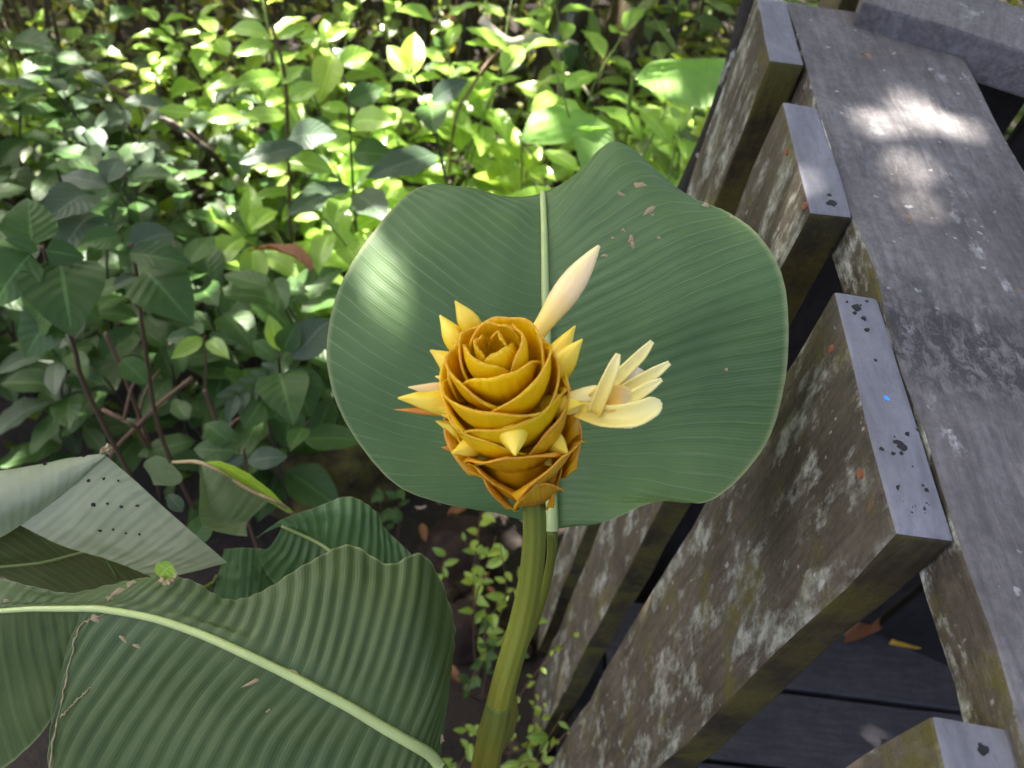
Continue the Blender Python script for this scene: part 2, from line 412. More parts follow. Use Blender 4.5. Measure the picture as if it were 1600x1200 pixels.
# rusted nail heads on the faces of the boards
from mathutils.bvhtree import BVHTree
def surface(o):
    m = world(o); return BVHTree.FromPolygons([m @ v.co for v in o.data.vertices], [tuple(p.vertices) for p in o.data.polygons])
BV = {}
def onto(o, px, py):
    if o.name not in BV: BV[o.name] = surface(o)
    h = BV[o.name].ray_cast(CAM, ray(px, py).normalized()); return h[0], h[1]
def stain(name, o, px, py, r, mat, seed, n=16, irr=.6, h=.0003):
    "thin irregular patch lying on the board"
    c, nrm = onto(o, px, py)
    if c is None: return
    return disc_blob(name, c, nrm, r, mat, o, n, h, irr, 1, seed)
def disc_blob(name, c, nrm, r, mat, parent, n=9, h=.0012, irr=.35, stretch=1, seed=0):
    rnd = random.Random(seed); u = nrm.orthogonal().normalized(); v = nrm.cross(u)
    V = [c + nrm * h]; ring = []
    rs = [rnd.random() for _ in range(n)]; rs = [(rs[j - 1] + rs[j] * 2 + rs[(j + 1) % n]) / 4 for j in range(n)]
    for j in range(n):
        a = 2 * math.pi * j / n; q = r * (1 - irr + 2 * irr * rs[j])
        ring.append(u * math.cos(a) * q * stretch + v * math.sin(a) * q)
    V += [c + p * .8 + nrm * h for p in ring] + [c + p - nrm * .001 for p in ring]
    F = [(0, 1 + j, 1 + (j + 1) % n) for j in range(n)] + [(1 + j, 1 + n + j, 1 + n + (j + 1) % n, 1 + (j + 1) % n) for j in range(n)]
    return link(name, mesh(name, V, F, False), mat, parent)
for b, pxs in ((BAL[2], [(1300, 545), (1345, 740)]), (BAL[1], [(1230, 237), (1258, 322)])):
    for q, (px, py) in enumerate(pxs):
        stain('nail_head', b, px, py, .0032, M['rust'], px, 9, .25, .001)
# mould spots and a fleck of blue paint on the planed top of one board
for q, (px, py, r) in enumerate([(1338, 480, .0035), (1350, 497, .002), (1355, 515, .0015), (1408, 696, .004), (1401, 690, .0022), (1418, 750, .0035), (1421, 765, .003), (1432, 780, .0062), (1424, 788, .003), (1440, 793, .0025), (1368, 563, .0012)]):
    stain('mould_spot', BAL[2], px, py, r * .85, M['mould'], q)
    rq = random.Random(q + 400)
    if r > .002:
        for e in range(5): stain('mould_spot', BAL[2], px + rq.gauss(0, 1) * r * 2600, py + rq.gauss(0, 1) * r * 3400, r * rq.uniform(.12, .4), M['mould'], q * 9 + e)
M['blue'] = plain('blue_paint', (.02, .22, .55), .5)
stain('paint_fleck', BAL[2], 1385, 622, .002, M['blue'], 3)
for q, (px, py, r) in enumerate([(1300, 318, .0035), (1296, 305, .0018)]):
    stain('mould_spot', BAL[1], px, py, r, M['mould'], q + 20)
stain('mould_spot', BAL[3], 1535, 1170, .003, M['mould'], 31)
# a lower rail holds the boards together on the deck side
board('rim_joist', (XI + .0015, -1.0, -.18), (XI + .046, .62, -.004), [M['shadowy']], rail, .002, (1, 12, 1), 40)

# the railing turns here: second handrail running off to the side
rail2 = empty('cross_railing', (.8, .6, GZ), 'grey handrail crossing the end of the deck with dark boards beneath', 'railing')
ang = math.atan2(-.031, .083)
def local_board(name, c, size, mats, seed, fm=None, cuts=(1, 1, 1)):
    o = board(name, [-s / 2 for s in size], [s / 2 for s in size], mats, None, .003, cuts, seed, fm)
    o.location = c; o.rotation_euler = (0, 0, ang); o.parent = rail2; o.matrix_parent_inverse = world(rail2).inverted(); return o
ca, sa = math.cos(ang), math.sin(ang)
L2 = 1.7; o2 = Vector((.300, .752, 0))
mid2 = o2 + Vector((ca, sa, 0)) * L2 / 2
local_board('handrail', (mid2.x, mid2.y, RT + .0035), (L2, .092, .035), [M['rail_top']], 60, None, (24, 3, 1))
for q in range(12):
    c = o2 + Vector((ca, sa, 0)) * (.11 + q * .142) + Vector((-sa, ca, 0)) * .034
    local_board('baluster', (c.x, c.y, .32), (.132, .024, 1.25), [M['shadowy']], 70 + q, None, (1, 1, 6))
# corner post
cp = board('corner_post', (.300, .800, GZ - .05), (.345, .86, RT + .01), [M['face'], M['side'], M['cut']], rail, .003, (1, 1, 12), 90, bal_mat)
# a dark sapling trunk leaning against the outside of the railing
tr = empty('sapling_trunk', (.13, .8, GZ), 'thin black sapling trunk with white specks beside the last upright board', 'tree')
pA, pB, pC = P(1186, -30, .86), P(1128, 175, .92), P(1062, 330, 1.0)
d = (pC - pB).normalized(); pD = pC + d * .25; pE = Vector((pD.x - .02, pD.y + .05, gz(pD.x, pD.y) - .03))
tube('trunk', [pA + (pA - pB) * .6, pA, pB, pC, pD, pE], [.013, .014, .015, .016, .016, .018], M['dark_wood'], tr, 9, 28)

# deck
deck = empty('boardwalk_deck', (.9, 0, GZ), 'dark moist boardwalk deck of narrow planks behind the railing', 'deck')
pw = .1235; y = -.995
k_ = 0
while y < .60:
    g = .007
    board('plank', (XI + .05, y + g / 2, -.03), (1.75, y + pw - g / 2, 0 - .002 * (k_ % 3)), [M['deck']], deck, .0025, (10, 1, 1), 100 + k_)
    y += pw; k_ += 1
for x in (.42, 1.0, 1.6):
    board('joist', (x - .025, -1.0, -.17), (x + .025, .62, -.032), [M['shadowy']], deck, .002, (1, 6, 1), 130)
# shift so that a gap falls where the photograph shows it: first gap at y = .593, next at .471 / .595 measured on the deck plane

# ------------------------------------------------------------------ big leaves
def grid_leaf(name, rows, nu, nv, mat, parent, pleats=0, amp=0., droop=None, mid_index=None, skip=None, uvw=True, jag=0.):
    "rows of control points (base to tip), each row from one edge over the midrib to the other edge"
    rows = [[P(*q) for q in r] for r in rows]
    cols = len(rows[0]); V = []; UV = []
    inter = []
    for i in range(nv + 1):
        t = i / nv
        ctl = [crom([r[c] for r in rows], t) for c in range(cols)]
        inter.append([crom(ctl, j / nu) for j in range(nu + 1)])
    for i in range(nv + 1):
        for j in range(nu + 1):
            p = inter[i][j]
            du = inter[i][min(nu, j + 1)] - inter[i][max(0, j - 1)]; dv = inter[min(nv, i + 1)][j] - inter[max(0, i - 1)][j]
            n = du.cross(dv)
            if n.length > 1e-12: n.normalize()
            u = j / nu; v = i / nv
            a = abs(u - .5) * 2
            off = amp * math.sin(v * pleats * 2 * math.pi + 1.3 * mnoise.noise(Vector((u * 3, v * 5, 2)))) * min(1, a * 4) * (1 - .35 * a) * min(1, 6 * v, 6 * (1 - v) + .2)
            off += amp * 1.6 * mnoise.noise(Vector((u * 7, v * 8, 5)))
            if jag and (j == 0 or j == nu):
                p = p + du.normalized() * jag * mnoise.noise(Vector((v * 60, u * 9, 1)))
            V.append(p + n * off); UV.append((u, v))
    F = []
    for i in range(nv):
        for j in range(nu):
            if skip and skip((j + .5) / nu, (i + .5) / nv): continue
            F.append((i * (nu + 1) + j, i * (nu + 1) + j + 1, (i + 1) * (nu + 1) + j + 1, (i + 1) * (nu + 1) + j))
    o = link(name, mesh(name, V, F, True, UV), mat, parent)
    o_v = V
    return o, [V[i * (nu + 1) + nu // 2] for i in range(nv + 1)], V
def toward_cam(p, d): return p + (CAM - p).normalized() * d
def rib(parent, path, r0, r1, mat=None, lift=.0006):
    n = len(path); path = [toward_cam(p, lift) for p in path]
    V, F, UV = tube_geo(path, [r0 + (r1 - r0) * i / (n - 1) for i in range(n)], 7)
    return link('midrib', mesh('midrib', V, F, True, UV), mat or M['midrib'], parent)
def proj(p):
    q = ROT.transposed() @ (p - CAM); return 800 + q.x / -q.z * FPX, 600 - q.y / -q.z * FPX
def pick(V, px, py):
    best = min(V, key=lambda p: (proj(p)[0] - px) ** 2 + (proj(p)[1] - py) ** 2); return P(px, py, depth_at(best))
def fleck(name, parent, V, px, py, r, mat, seed, stretch=1.0, ang=0):
    r *= .62; c = toward_cam(pick(V, px, py), .0009); nrm = (CAM - c).normalized()
    rnd = random.Random(seed); u = ROT @ Vector((math.cos(ang), -math.sin(ang), 0)); u = (u - nrm * u.dot(nrm)).normalized(); v = nrm.cross(u); n = 9
    ring = [(u * math.cos(a) * stretch + v * math.sin(a)) * r * (.55 + .9 * rnd.random()) for a in [2 * math.pi * j / n for j in range(n)]]
    Vv = [c + nrm * .0003] + [c + q - nrm * .0003 for q in ring]
    return link(name, mesh(name, Vv, [(0, 1 + j, 1 + (j + 1) % n) for j in range(n)], False), mat, parent)

# --- the broad round leaf standing behind the flower
big = empty('broad_leaf', (-.01, .25, GZ), 'huge rounded dark green pleated leaf standing upright behind the yellow flower', 'leaf')
S = .47
rows = [
 [(848, 822, S), (853, 824, S), (857, 826, S), (862, 829, S), (868, 828, S), (874, 826, S), (882, 824, S)],
 [(772, 801, S - .012), (803, 803, S - .008), (838, 808, S - .003), (862, 812, S), (888, 812, S - .004), (915, 813, S - .010), (946, 815, S - .016)],
 [(690, 786, S - .022), (745, 785, S - .016), (810, 783, S - .007), (861, 780, S + .002), (915, 783, S - .006), (970, 785, S - .016), (1025, 784, S - .026)],
 [(612, 752, S - .026), (690, 752, S - .018), (790, 748, S - .006), (860, 745, S + .004), (935, 748, S - .006), (1030, 765, S - .016), (1113, 781, S - .022)],
 [(540, 660, S - .022), (645, 690, S - .014), (770, 705, S - .004), (859, 705, S + .004), (955, 700, S - .004), (1075, 695, S - .010), (1192, 702, S - .014)],
 [(511, 568, S - .014), (620, 625, S - .012), (755, 660, S - .004), (858, 662, S + .003), (965, 648, S - .005), (1095, 618, S - .012), (1224, 610, S - .018)],
 [(520, 480, S - .006), (615, 550, S - .010), (750, 607, S - .005), (857, 615, S + .002), (970, 590, S - .007), (1100, 545, S - .016), (1232, 515, S - .026)],
 [(548, 414, S + .004), (630, 482, S - .008), (750, 550, S - .006), (855, 563, S), (968, 530, S - .010), (1095, 475, S - .024), (1222, 430, S - .032)],
 [(588, 356, S + .014), (655, 418, S - .004), (760, 490, S - .005), (854, 510, S), (960, 468, S - .012), (1075, 408, S - .026), (1186, 368, S - .032)],
 [(625, 314, S + .026), (685, 365, S + .003), (775, 430, S - .003), (852, 455, S), (950, 405, S - .012), (1050, 350, S - .024), (1140, 333, S - .022)],
 [(655, 293, S + .040), (715, 318, S + .012), (785, 372, S + .002), (851, 400, S + .003), (935, 340, S - .006), (1015, 290, S - .012), (1094, 314, S - .006)],
 [(690, 288, S + .056), (740, 296, S + .032), (800, 325, S + .012), (850, 350, S + .010), (912, 280, S + .004), (968, 223, S + .008), (1040, 288, S + .018)],
 [(735, 308, S + .074), (765, 306, S + .058), (808, 308, S + .034), (848, 302, S + .026), (895, 276, S + .030), (945, 245, S + .038), (1000, 282, S + .045)],
 [(775, 338, S + .090), (795, 333, S + .084), (822, 328, S + .072), (849, 320, S + .062), (885, 316, S + .066), (920, 314, S + .070), (960, 328, S + .074)],
 [(849, 370, S + .100), (849, 370, S + .100), (850, 370, S + .100), (850, 371, S + .100), (851, 370, S + .100), (851, 370, S + .100), (852, 370, S + .100)],
]
bo, bmid, bV = grid_leaf('blade', rows, 120, 420, M['blade'], big, 44, .00024, jag=.0002)
n_ = int(len(bmid) * .97)
rib(big, bmid[:n_], .0043, .0016, None, .0010)
pb = bmid[0]
tube('petiole', [bmid[3], P(863, 838, S + .002), P(860, 880, S + .02), P(840, 960, S + .06), P(796, 1060, S + .12), P(770, 1180, S + .22), Vector((-.01, .25, gz(.0, .25) - .03))],
     [.0032, .0034, .0030, .0030, .004, .006, .008], M['stalk'], big, 10, 30)
for q, (px, py, r, st, a) in enumerate([(988, 296, .0035, 2.6, .5), (1000, 290, .003, 2.2, .35), (972, 304, .002, 2, .6), (986, 374, .0028, 1.6, 1.2), (990, 382, .002, 2, 1.3), (945, 400, .0014, 2, 0),
                                       (1013, 330, .0030, 2, -.5), (1020, 336, .0016, 1.4, .2), (958, 372, .0013, 1.6, .8), (975, 360, .0012, 2.5, .7), (1030, 372, .0014, 1.3, .4), (1135, 578, .0016, 1.1, 0), (1101, 321, .0026, 1.5, .2), (1143, 340, .0014, 1.8, .4)]):
    fleck('dry_fleck', big, bV, px, py, r, M['torn'], q, st, a)

# --- large leaf at the lower left, seen from above
low = empty('broad_leaf', (-.05, .10, GZ), 'large arching dark green leaf with strong pleats and pale yellow midrib below the flower', 'leaf')
T = .44
# rows run base (right) -> tip (left); each from the upper edge over the midrib to the lower edge
rows = [
 [(688, 1186, T + .02), (687, 1189, T + .018), (686, 1192, T + .016), (685, 1196, T + .015), (684, 1200, T + .014), (683, 1206, T + .012), (682, 1214, T + .01)],
 [(705, 1050, T + .042), (698, 1085, T + .034), (686, 1130, T + .022), (672, 1180, T + .010), (662, 1215, T + .008), (655, 1260, T + .004), (645, 1310, T)],
 [(709, 965, T + .045), (700, 1015, T + .032), (678, 1090, T + .014), (645, 1163, T + .004), (625, 1230, T + .002), (605, 1320, T), (580, 1420, T)],
 [(664, 868, T + .046), (660, 930, T + .028), (638, 1035, T + .008), (600, 1137, T), (570, 1215, T), (545, 1310, T), (515, 1440, T)],
 [(606, 881, T + .036), (602, 930, T + .020), (580, 1020, T + .004), (545, 1104, T - .004), (500, 1190, T), (465, 1300, T), (425, 1450, T)],
 [(545, 851, T + .042), (542, 905, T + .020), (524, 995, T + .002), (495, 1078, T - .006), (430, 1165, T), (380, 1290, T + .004), (330, 1440, T + .01)],
 [(482, 880, T + .028), (480, 920, T + .014), (465, 985, T), (440, 1050, T - .006), (365, 1140, T), (300, 1270, T + .004), (240, 1420, T + .01)],
 [(412, 922, T + .016), (412, 945, T + .008), (398, 985, T - .002), (375, 1018, T - .006), (300, 1110, T), (230, 1240, T + .006), (165, 1400, T + .015)],
 [(355, 936, T + .012), (352, 948, T + .007), (335, 970, T), (310, 990, T - .004), (235, 1080, T), (160, 1200, T + .006), (110, 1330, T + .015)],
 [(300, 908, T + .014), (292, 922, T + .009), (270, 945, T + .002), (240, 967, T - .002), (180, 1045, T), (115, 1140, T + .005), (76, 1230, T + .014)],
 [(252, 898, T + .017), (240, 910, T + .011), (205, 935, T + .004), (165, 953, T), (130, 1000, T + .001), (98, 1060, T + .004), (80, 1130, T + .008)],
 [(225, 903, T + .018), (210, 912, T + .013), (172, 935, T + .006), (130, 951, T + .002), (120, 975, T + .003), (108, 1005, T + .004), (100, 1035, T + .006)],
]
lo_, lmid, lV = grid_leaf('blade', rows, 110, 240, M['blade_low'], low, 30, .00075, jag=.0002)
# the end of the same leaf, torn from the rest and hanging at its own angle
rows2 = [
 [(270, 897, T + .016), (245, 905, T + .013), (195, 935, T + .006), (145, 952, T + .001), (136, 958, T + .002), (128, 964, T + .003), (122, 968, T + .004)],
 [(195, 908, T + .018), (175, 918, T + .014), (140, 938, T + .007), (100, 951, T + .003), (100, 985, T + .008), (104, 1020, T + .013), (106, 1050, T + .018)],
 [(110, 926, T + .018), (95, 932, T + .015), (75, 942, T + .009), (50, 951, T + .005), (55, 1010, T + .014), (70, 1075, T + .024), (82, 1120, T + .034)],
 [(45, 915, T + .020), (35, 925, T + .017), (20, 940, T + .011), (0, 955, T + .008), (5, 1030, T + .020), (20, 1110, T + .034), (40, 1172, T + .046)],
 [(-20, 905, T + .026), (-30, 918, T + .022), (-40, 938, T + .016), (-55, 960, T + .012), (-50, 1040, T + .026), (-40, 1130, T + .04), (-20, 1208, T + .055)],
 [(-110, 930, T + .04), (-112, 940, T + .036), (-116, 955, T + .03), (-120, 975, T + .025), (-118, 1050, T + .04), (-112, 1120, T + .055), (-105, 1180, T + .07)],
 [(-200, 1000, T + .06), (-200, 1003, T + .06), (-200, 1006, T + .06), (-200, 1010, T + .06), (-200, 1018, T + .06), (-200, 1028, T + .06), (-200, 1040, T + .06)],
]
l2, l2mid, l2V = grid_leaf('leaf_tip', rows2, 80, 120, M['blade_low'], low, 16, .0006, jag=.0002)
rib(low, [P(690, 1200, T + .014)] + lmid[2:] + l2mid[12:], .0036, .0010, None, .0014)
pb = P(690, 1200, T + .014)
tube('petiole', [pb, P(702, 1230, T + .05), P(700, 1290, T + .14), Vector((-.04, .12, .2)), Vector((-.05, .10, GZ - .08))], [.0036, .0045, .005, .006, .008], M['stalk'], low, 9, 24)
# dry rim along the tear
def ragged(name, parent, pts, r, mat, seed):
    rnd = random.Random(seed); k = 40
    path = [toward_cam(crom(pts, i / k), .0012) + Vector((rnd.uniform(-1, 1), rnd.uniform(-1, 1), rnd.uniform(-1, 1))) * r * 1.1 for i in range(k + 1)]
    V, F, UV = tube_geo(path, [r * rnd.uniform(.3, 1.3) for _ in path], 5)
    return link(name, mesh(name, V, F, False), mat, parent)
ragged('torn_edge', low, [pick(lV, 165, 960), pick(lV, 128, 975), pick(lV, 112, 1020), pick(lV, 100, 1080), pick(lV, 84, 1150), pick(lV, 78, 1210)], .0006, M['torn'], 1)
ragged('torn_edge', low, [pick(lV, 140, 1075), pick(lV, 115, 1100), pick(lV, 95, 1120)], .0005, M['torn'], 2)
for q, (px, py, r, st, a) in enumerate([(185, 925, .0035, 1.8, -.4), (205, 912, .003, 1.6, -.6), (172, 935, .002, 1.5, 0), (455, 1050, .0022, 3, .05), (400, 1063, .0018, 6, -.5), (195, 1000, .002, 2.5, .6), (215, 1010, .0018, 2, .4), (690, 1155, .0030, 1.2, 1.2), (10, 940, .002, 2, 0), (420, 1110, .0012, 2, -.5), (150, 966, .0025, 2, .4)]):
    fleck('dry_fleck', low, lV if px > 130 else l2V, px, py, r, M['torn'], 50 + q, st, a)

# --- folded pale leaf at the left edge, its underside up
fold = empty('folded_leaf', (-.36, .35, GZ), 'pale green leaf folded over with rows of insect holes showing its underside', 'leaf')
F_ = .55
sheet = [
 [(30, 820, F_ + .002), (62, 800, F_), (100, 770, F_ - .002), (135, 738, F_ - .004), (164, 711, F_ - .006)],
 [(95, 852, F_ - .004), (125, 828, F_ - .008), (155, 795, F_ - .010), (185, 765, F_ - .010), (212, 752, F_ - .008)],
 [(165, 873, F_ - .010), (195, 855, F_ - .014), (220, 832, F_ - .015), (245, 812, F_ - .014), (262, 798, F_ - .010)],
 [(210, 890, F_ - .014), (240, 880, F_ - .017), (268, 866, F_ - .018), (292, 850, F_ - .016), (308, 838, F_ - .012)],
 [(240, 903, F_ - .016), (270, 900, F_ - .018), (300, 894, F_ - .018), (330, 886, F_ - .016), (355, 879, F_ - .012)],
]
sh, _, shV = grid_leaf('blade', sheet, 40, 50, M['under'], fold, 9, .0003)
roll = [
 [(-120, 770, F_ + .045), (-120, 752, F_ + .02), (-120, 780, F_ - .002), (-115, 830, F_ - .008), (-110, 880, F_ + .004)],
 [(-40, 755, F_ + .045), (-40, 741, F_ + .022), (-38, 768, F_ - .001), (-35, 810, F_ - .006), (-20, 850, F_ + .003)],
 [(40, 745, F_ + .036), (40, 729, F_ + .016), (42, 748, F_ - .001), (46, 780, F_ - .006), (40, 815, F_ + .001)],
 [(110, 728, F_ + .018), (112, 715, F_ + .006), (110, 728, F_ - .004), (108, 748, F_ - .006), (104, 766, F_ - .003)],
 [(166, 712, F_ - .003), (166, 708, F_ - .005), (166, 709, F_ - .006), (165, 711, F_ - .007), (164, 713, F_ - .007)],
]
ro, _, roV = grid_leaf('rolled_edge', roll, 30, 50, M['under'], fold, 6, .0002)
inner = [
 [(-110, 870, F_ + .02), (-60, 880, F_ + .03), (0, 900, F_ + .04), (60, 930, F_ + .05), (110, 960, F_ + .06)],
 [(-20, 830, F_ + .02), (20, 850, F_ + .03), (70, 880, F_ + .04), (120, 910, F_ + .05), (170, 950, F_ + .06)],
 [(60, 800, F_ + .02), (90, 830, F_ + .028), (130, 865, F_ + .036), (180, 900, F_ + .045), (230, 940, F_ + .055)],
 [(150, 800, F_ + .02), (180, 830, F_ + .02), (210, 865, F_ + .026), (235, 895, F_ + .035), (255, 930, F_ + .045)],
]
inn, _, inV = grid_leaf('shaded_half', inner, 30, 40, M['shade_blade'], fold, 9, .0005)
tube('midrib', [P(-60, 890, F_ + .03), P(60, 880, F_ + .034), P(150, 862, F_ + .03), P(185, 905, F_ + .036)], [.0012, .0012, .001, .001], M['greenstem'], fold, 6)
tube('petiole', [P(-110, 872, F_ + .02), P(-160, 920, F_ + .12), Vector((-.36, .35, .2)), Vector((-.36, .35, GZ - .08))], [.003, .004, .006, .008], M['stalk'], fold, 8, 24)
ragged('dry_tip', fold, [P(160, 706, F_ - .006), P(166, 700, F_ - .006), P(171, 704, F_ - .006)], .0016, M['torn'], 4)
for q, (px, py, r) in enumerate([(146, 789, .0020), (168, 787, .0014), (190, 792, .0014), (214, 790, .0016), (156, 829, .0017), (177, 827, .0012), (196, 833, .0011), (218, 835, .0013), (139, 751, .0016), (162, 748, .0014), (185, 751, .0011)]):
    fleck('insect_hole', fold, shV, px, py, r, M['hole'], 80 + q, 1.4, .1)
for q, (px, py, r) in enumerate([(103, 724, .0018), (132, 713, .0013), (72, 726, .0016), (44, 729, .0013)]):
    fleck('insect_hole', fold, roV, px, py, r, M['hole'], 95 + q, 1.8, .1)

# --- smaller pleated leaves between
mid = empty('young_leaf', (-.11, .50, GZ), 'rounded green pleated leaf peeking up behind the large arching leaf', 'leaf')
G = .60
rows = [
 [(395, 845, G), (410, 833, G), (425, 822, G), (440, 822, G), (425, 850, G), (412, 860, G), (402, 866, G)],
 [(440, 812, G), (450, 818, G), (458, 824, G), (465, 833, G + .003), (455, 865, G), (440, 885, G), (424, 906, G)],
 [(490, 794, G), (495, 812, G), (496, 830, G + .002), (498, 849, G + .005), (490, 885, G), (480, 915, G), (470, 950, G)],
 [(545, 776, G + .006), (545, 805, G - .002), (540, 840, G), (532, 872, G + .004), (530, 905, G), (525, 935, G), (520, 975, G)],
 [(582, 795, G + .008), (582, 825, G), (580, 860, G), (572, 895, G + .004), (568, 930, G), (562, 960, G), (555, 990, G)],
 [(606, 830, G + .006), (610, 855, G), (612, 885, G), (612, 918, G + .004), (605, 950, G), (600, 975, G), (595, 995, G)],
 [(642, 865, G + .002), (645, 890, G), (648, 920, G), (648, 945, G + .002), (643, 965, G), (638, 980, G), (632, 990, G)],
]
_, mm, _v = grid_leaf('blade', rows, 60, 110, M['blade_small'], mid, 16, .0007)
rib(mid, mm, .0011, .0018)
tube('petiole', [mm[-1], P(660, 980, G + .06), P(655, 1010, G + .2), Vector((-.11, .50, GZ - .05))], [.002, .003, .004, .006], M['stalk'], mid, 8, 20)
dk = empty('young_leaf', (-.2, .50, GZ), 'dull olive pleated leaf in shade between the folded leaf and the arching leaf', 'leaf')
rows = [
 [(330, 940, G + .02), (335, 920, G + .02), (340, 900, G + .02), (345, 880, G + .02), (350, 858, G + .02)],
 [(375, 955, G + .015), (378, 930, G + .012), (380, 905, G + .01), (382, 880, G + .012), (384, 856, G + .015)],
 [(415, 950, G + .02), (418, 930, G + .016), (422, 905, G + .016), (424, 885, G + .018), (424, 862, G + .02)],
 [(440, 935, G + .03), (441, 925, G + .03), (442, 912, G + .03), (442, 900, G + .03), (442, 890, G + .03)],
]
_, mm, _v = grid_leaf('blade', rows, 30, 50, M['blade_small'], dk, 9, .0006)
tube('petiole', [mm[0], P(335, 980, G + .08), Vector((-.2, .5, GZ - .05))], [.002, .003, .005], M['stalk'], dk, 8, 14)

# ------------------------------------------------------------------ the flower spike
fl = empty('flower_spike', (-.02, .24, GZ), 'golden yellow cone-shaped flower head with cream blooms on thick green stalk', 'flower')
base = P(826, 752, .405); top = P(766, 528, .325)
A = (top - base); AL = A.length; A.normalize()
side = (ROT @ Vector((1, 0, 0))); side = (side - A * side.dot(A)).normalized(); frn = A.cross(side)
if frn.dot(CAM - base) < 0: frn = -frn
s1, s2_ = P(757, 1205, .522), P(745, 1270, .550); sd_ = (s2_ - s1).normalized(); foot = s2_ + sd_ * ((GZ - .03 - s2_.z) / sd_.z)
fl.location = (foot.x, foot.y, GZ)
tube('stalk', [base + A * .035, base, P(835, 800, .415), P(832, 880, .435), P(818, 960, .455), P(790, 1060, .475), P(768, 1150, .50), s1, s2_, s2_ + sd_ * .12, foot],
     [.006, .0062, .0062, .0066, .0072, .0078, .0084, .0086, .0088, .0095, .012], M['stalk'], fl, 16, 70)
tube('sheath', [P(781, 1095, .4835), P(775, 1122, .491), P(768, 1150, .50), s1, s2_], [.0080, .0088, .0091, .0094, .0090], M['stalk'], fl, 16, 24)
def lerp_tab(tab, x):
    for (a, b), (c, d) in zip(tab, tab[1:]):
        if x <= c: return b + (d - b) * max(0, x - a) / (c - a)
    return tab[-1][1]
RIM = [(0, .0195), (.12, .0240), (.25, .0265), (.4, .0280), (.55, .0262), (.7, .0210), (.85, .0135), (1, .0045)]
RIMZ = [(0, .14), (.12, .28), (.25, .44), (.4, .60), (.55, .76), (.7, .90), (.85, .98), (1, .985)]
def bract(ang, t, size, mat, theta, flare, tip, rnd):
    "cup-shaped scale wrapped round the cone; t runs from the lowest scale to the innermost of the rosette"
    r1 = lerp_tab(RIM, t) * size; z1 = lerp_tab(RIMZ, t) * AL; L = .030 - .010 * t
    r0 = r1 * (.70 if t < .4 else .78)
    nu, nv = 18, 12; V = []; UV = []; ph = rnd.uniform(0, 6)
    for i in range(nv + 1):
        v = i / nv
        wv = theta * (.70 + .30 * math.sin(math.pi * min(1, v * .7 + .15)))
        rr = r0 + (r1 - r0) * v ** 1.3 + .0022 * math.sin(v * math.pi) + flare * v ** 5
        for j in range(nu + 1):
            u = j / nu * 2 - 1
            a = ang + u * wv
            q = rr * (1 - .05 * u * u) + .0022 * abs(u) ** 2 * v ** 3 * (1 if t > .5 else 0) + .0006 * math.sin(u * 6 + ph) * v ** 3 + .0005 * mnoise.noise(Vector((u * 2, v * 3, ph)))
            z = z1 - L * (1 - v * (1 - (.42 if t > .4 else .60) * abs(u) ** (3.2 if t > .4 else 2.4))) + tip * max(0, 1 - abs(u) * 1.6) ** 1.5 * v ** 5 + .0006 * math.sin(u * 9 + ph) * v ** 4
            V.append(base + A * z + (side * math.cos(a) + frn * math.sin(a)) * q); UV.append((j / nu, v))
    F = [(i * (nu + 1) + j, i * (nu + 1) + j + 1, (i + 1) * (nu + 1) + j + 1, (i + 1) * (nu + 1) + j) for i in range(nv) for j in range(nu)]
    o = link('bract', mesh('bract', V, F, True, UV), mat, fl)
    md = o.modifiers.new('thick', 'SOLIDIFY'); md.thickness = .0010; md.offset = 0
    return o
rb = random.Random(4)
nb = 32
for i in range(nb):
    t = (i / (nb - 1)) ** .95
    theta = .66 + .78 * min(1, max(0, (t - .18) / .35)) + (.2 if t > .85 else 0)
    bract(i * 2.39996 + .4 + rb.uniform(-.12, .12), t, rb.uniform(.95, 1.05) if t > .4 else rb.uniform(.88, 1.14) * (.88 if t < .1 else 1), M['bract_old'] if t < .40 + rb.uniform(-.06, .06) else M['bract'], theta,
          .0042 if t < .4 else .0010 if t < .8 else -.0004, .0040 if t < .4 else .0009, rb)
# the solid heart of the cone that the scales grow from
core = []
tube('cone_core', [base + A * AL * x for x in (-.02, .1, .3, .5, .66, .76, .82)], [.013, .018, .0215, .0185, .0120, .0065, .002], M['bract_old'], fl, 14, 24)

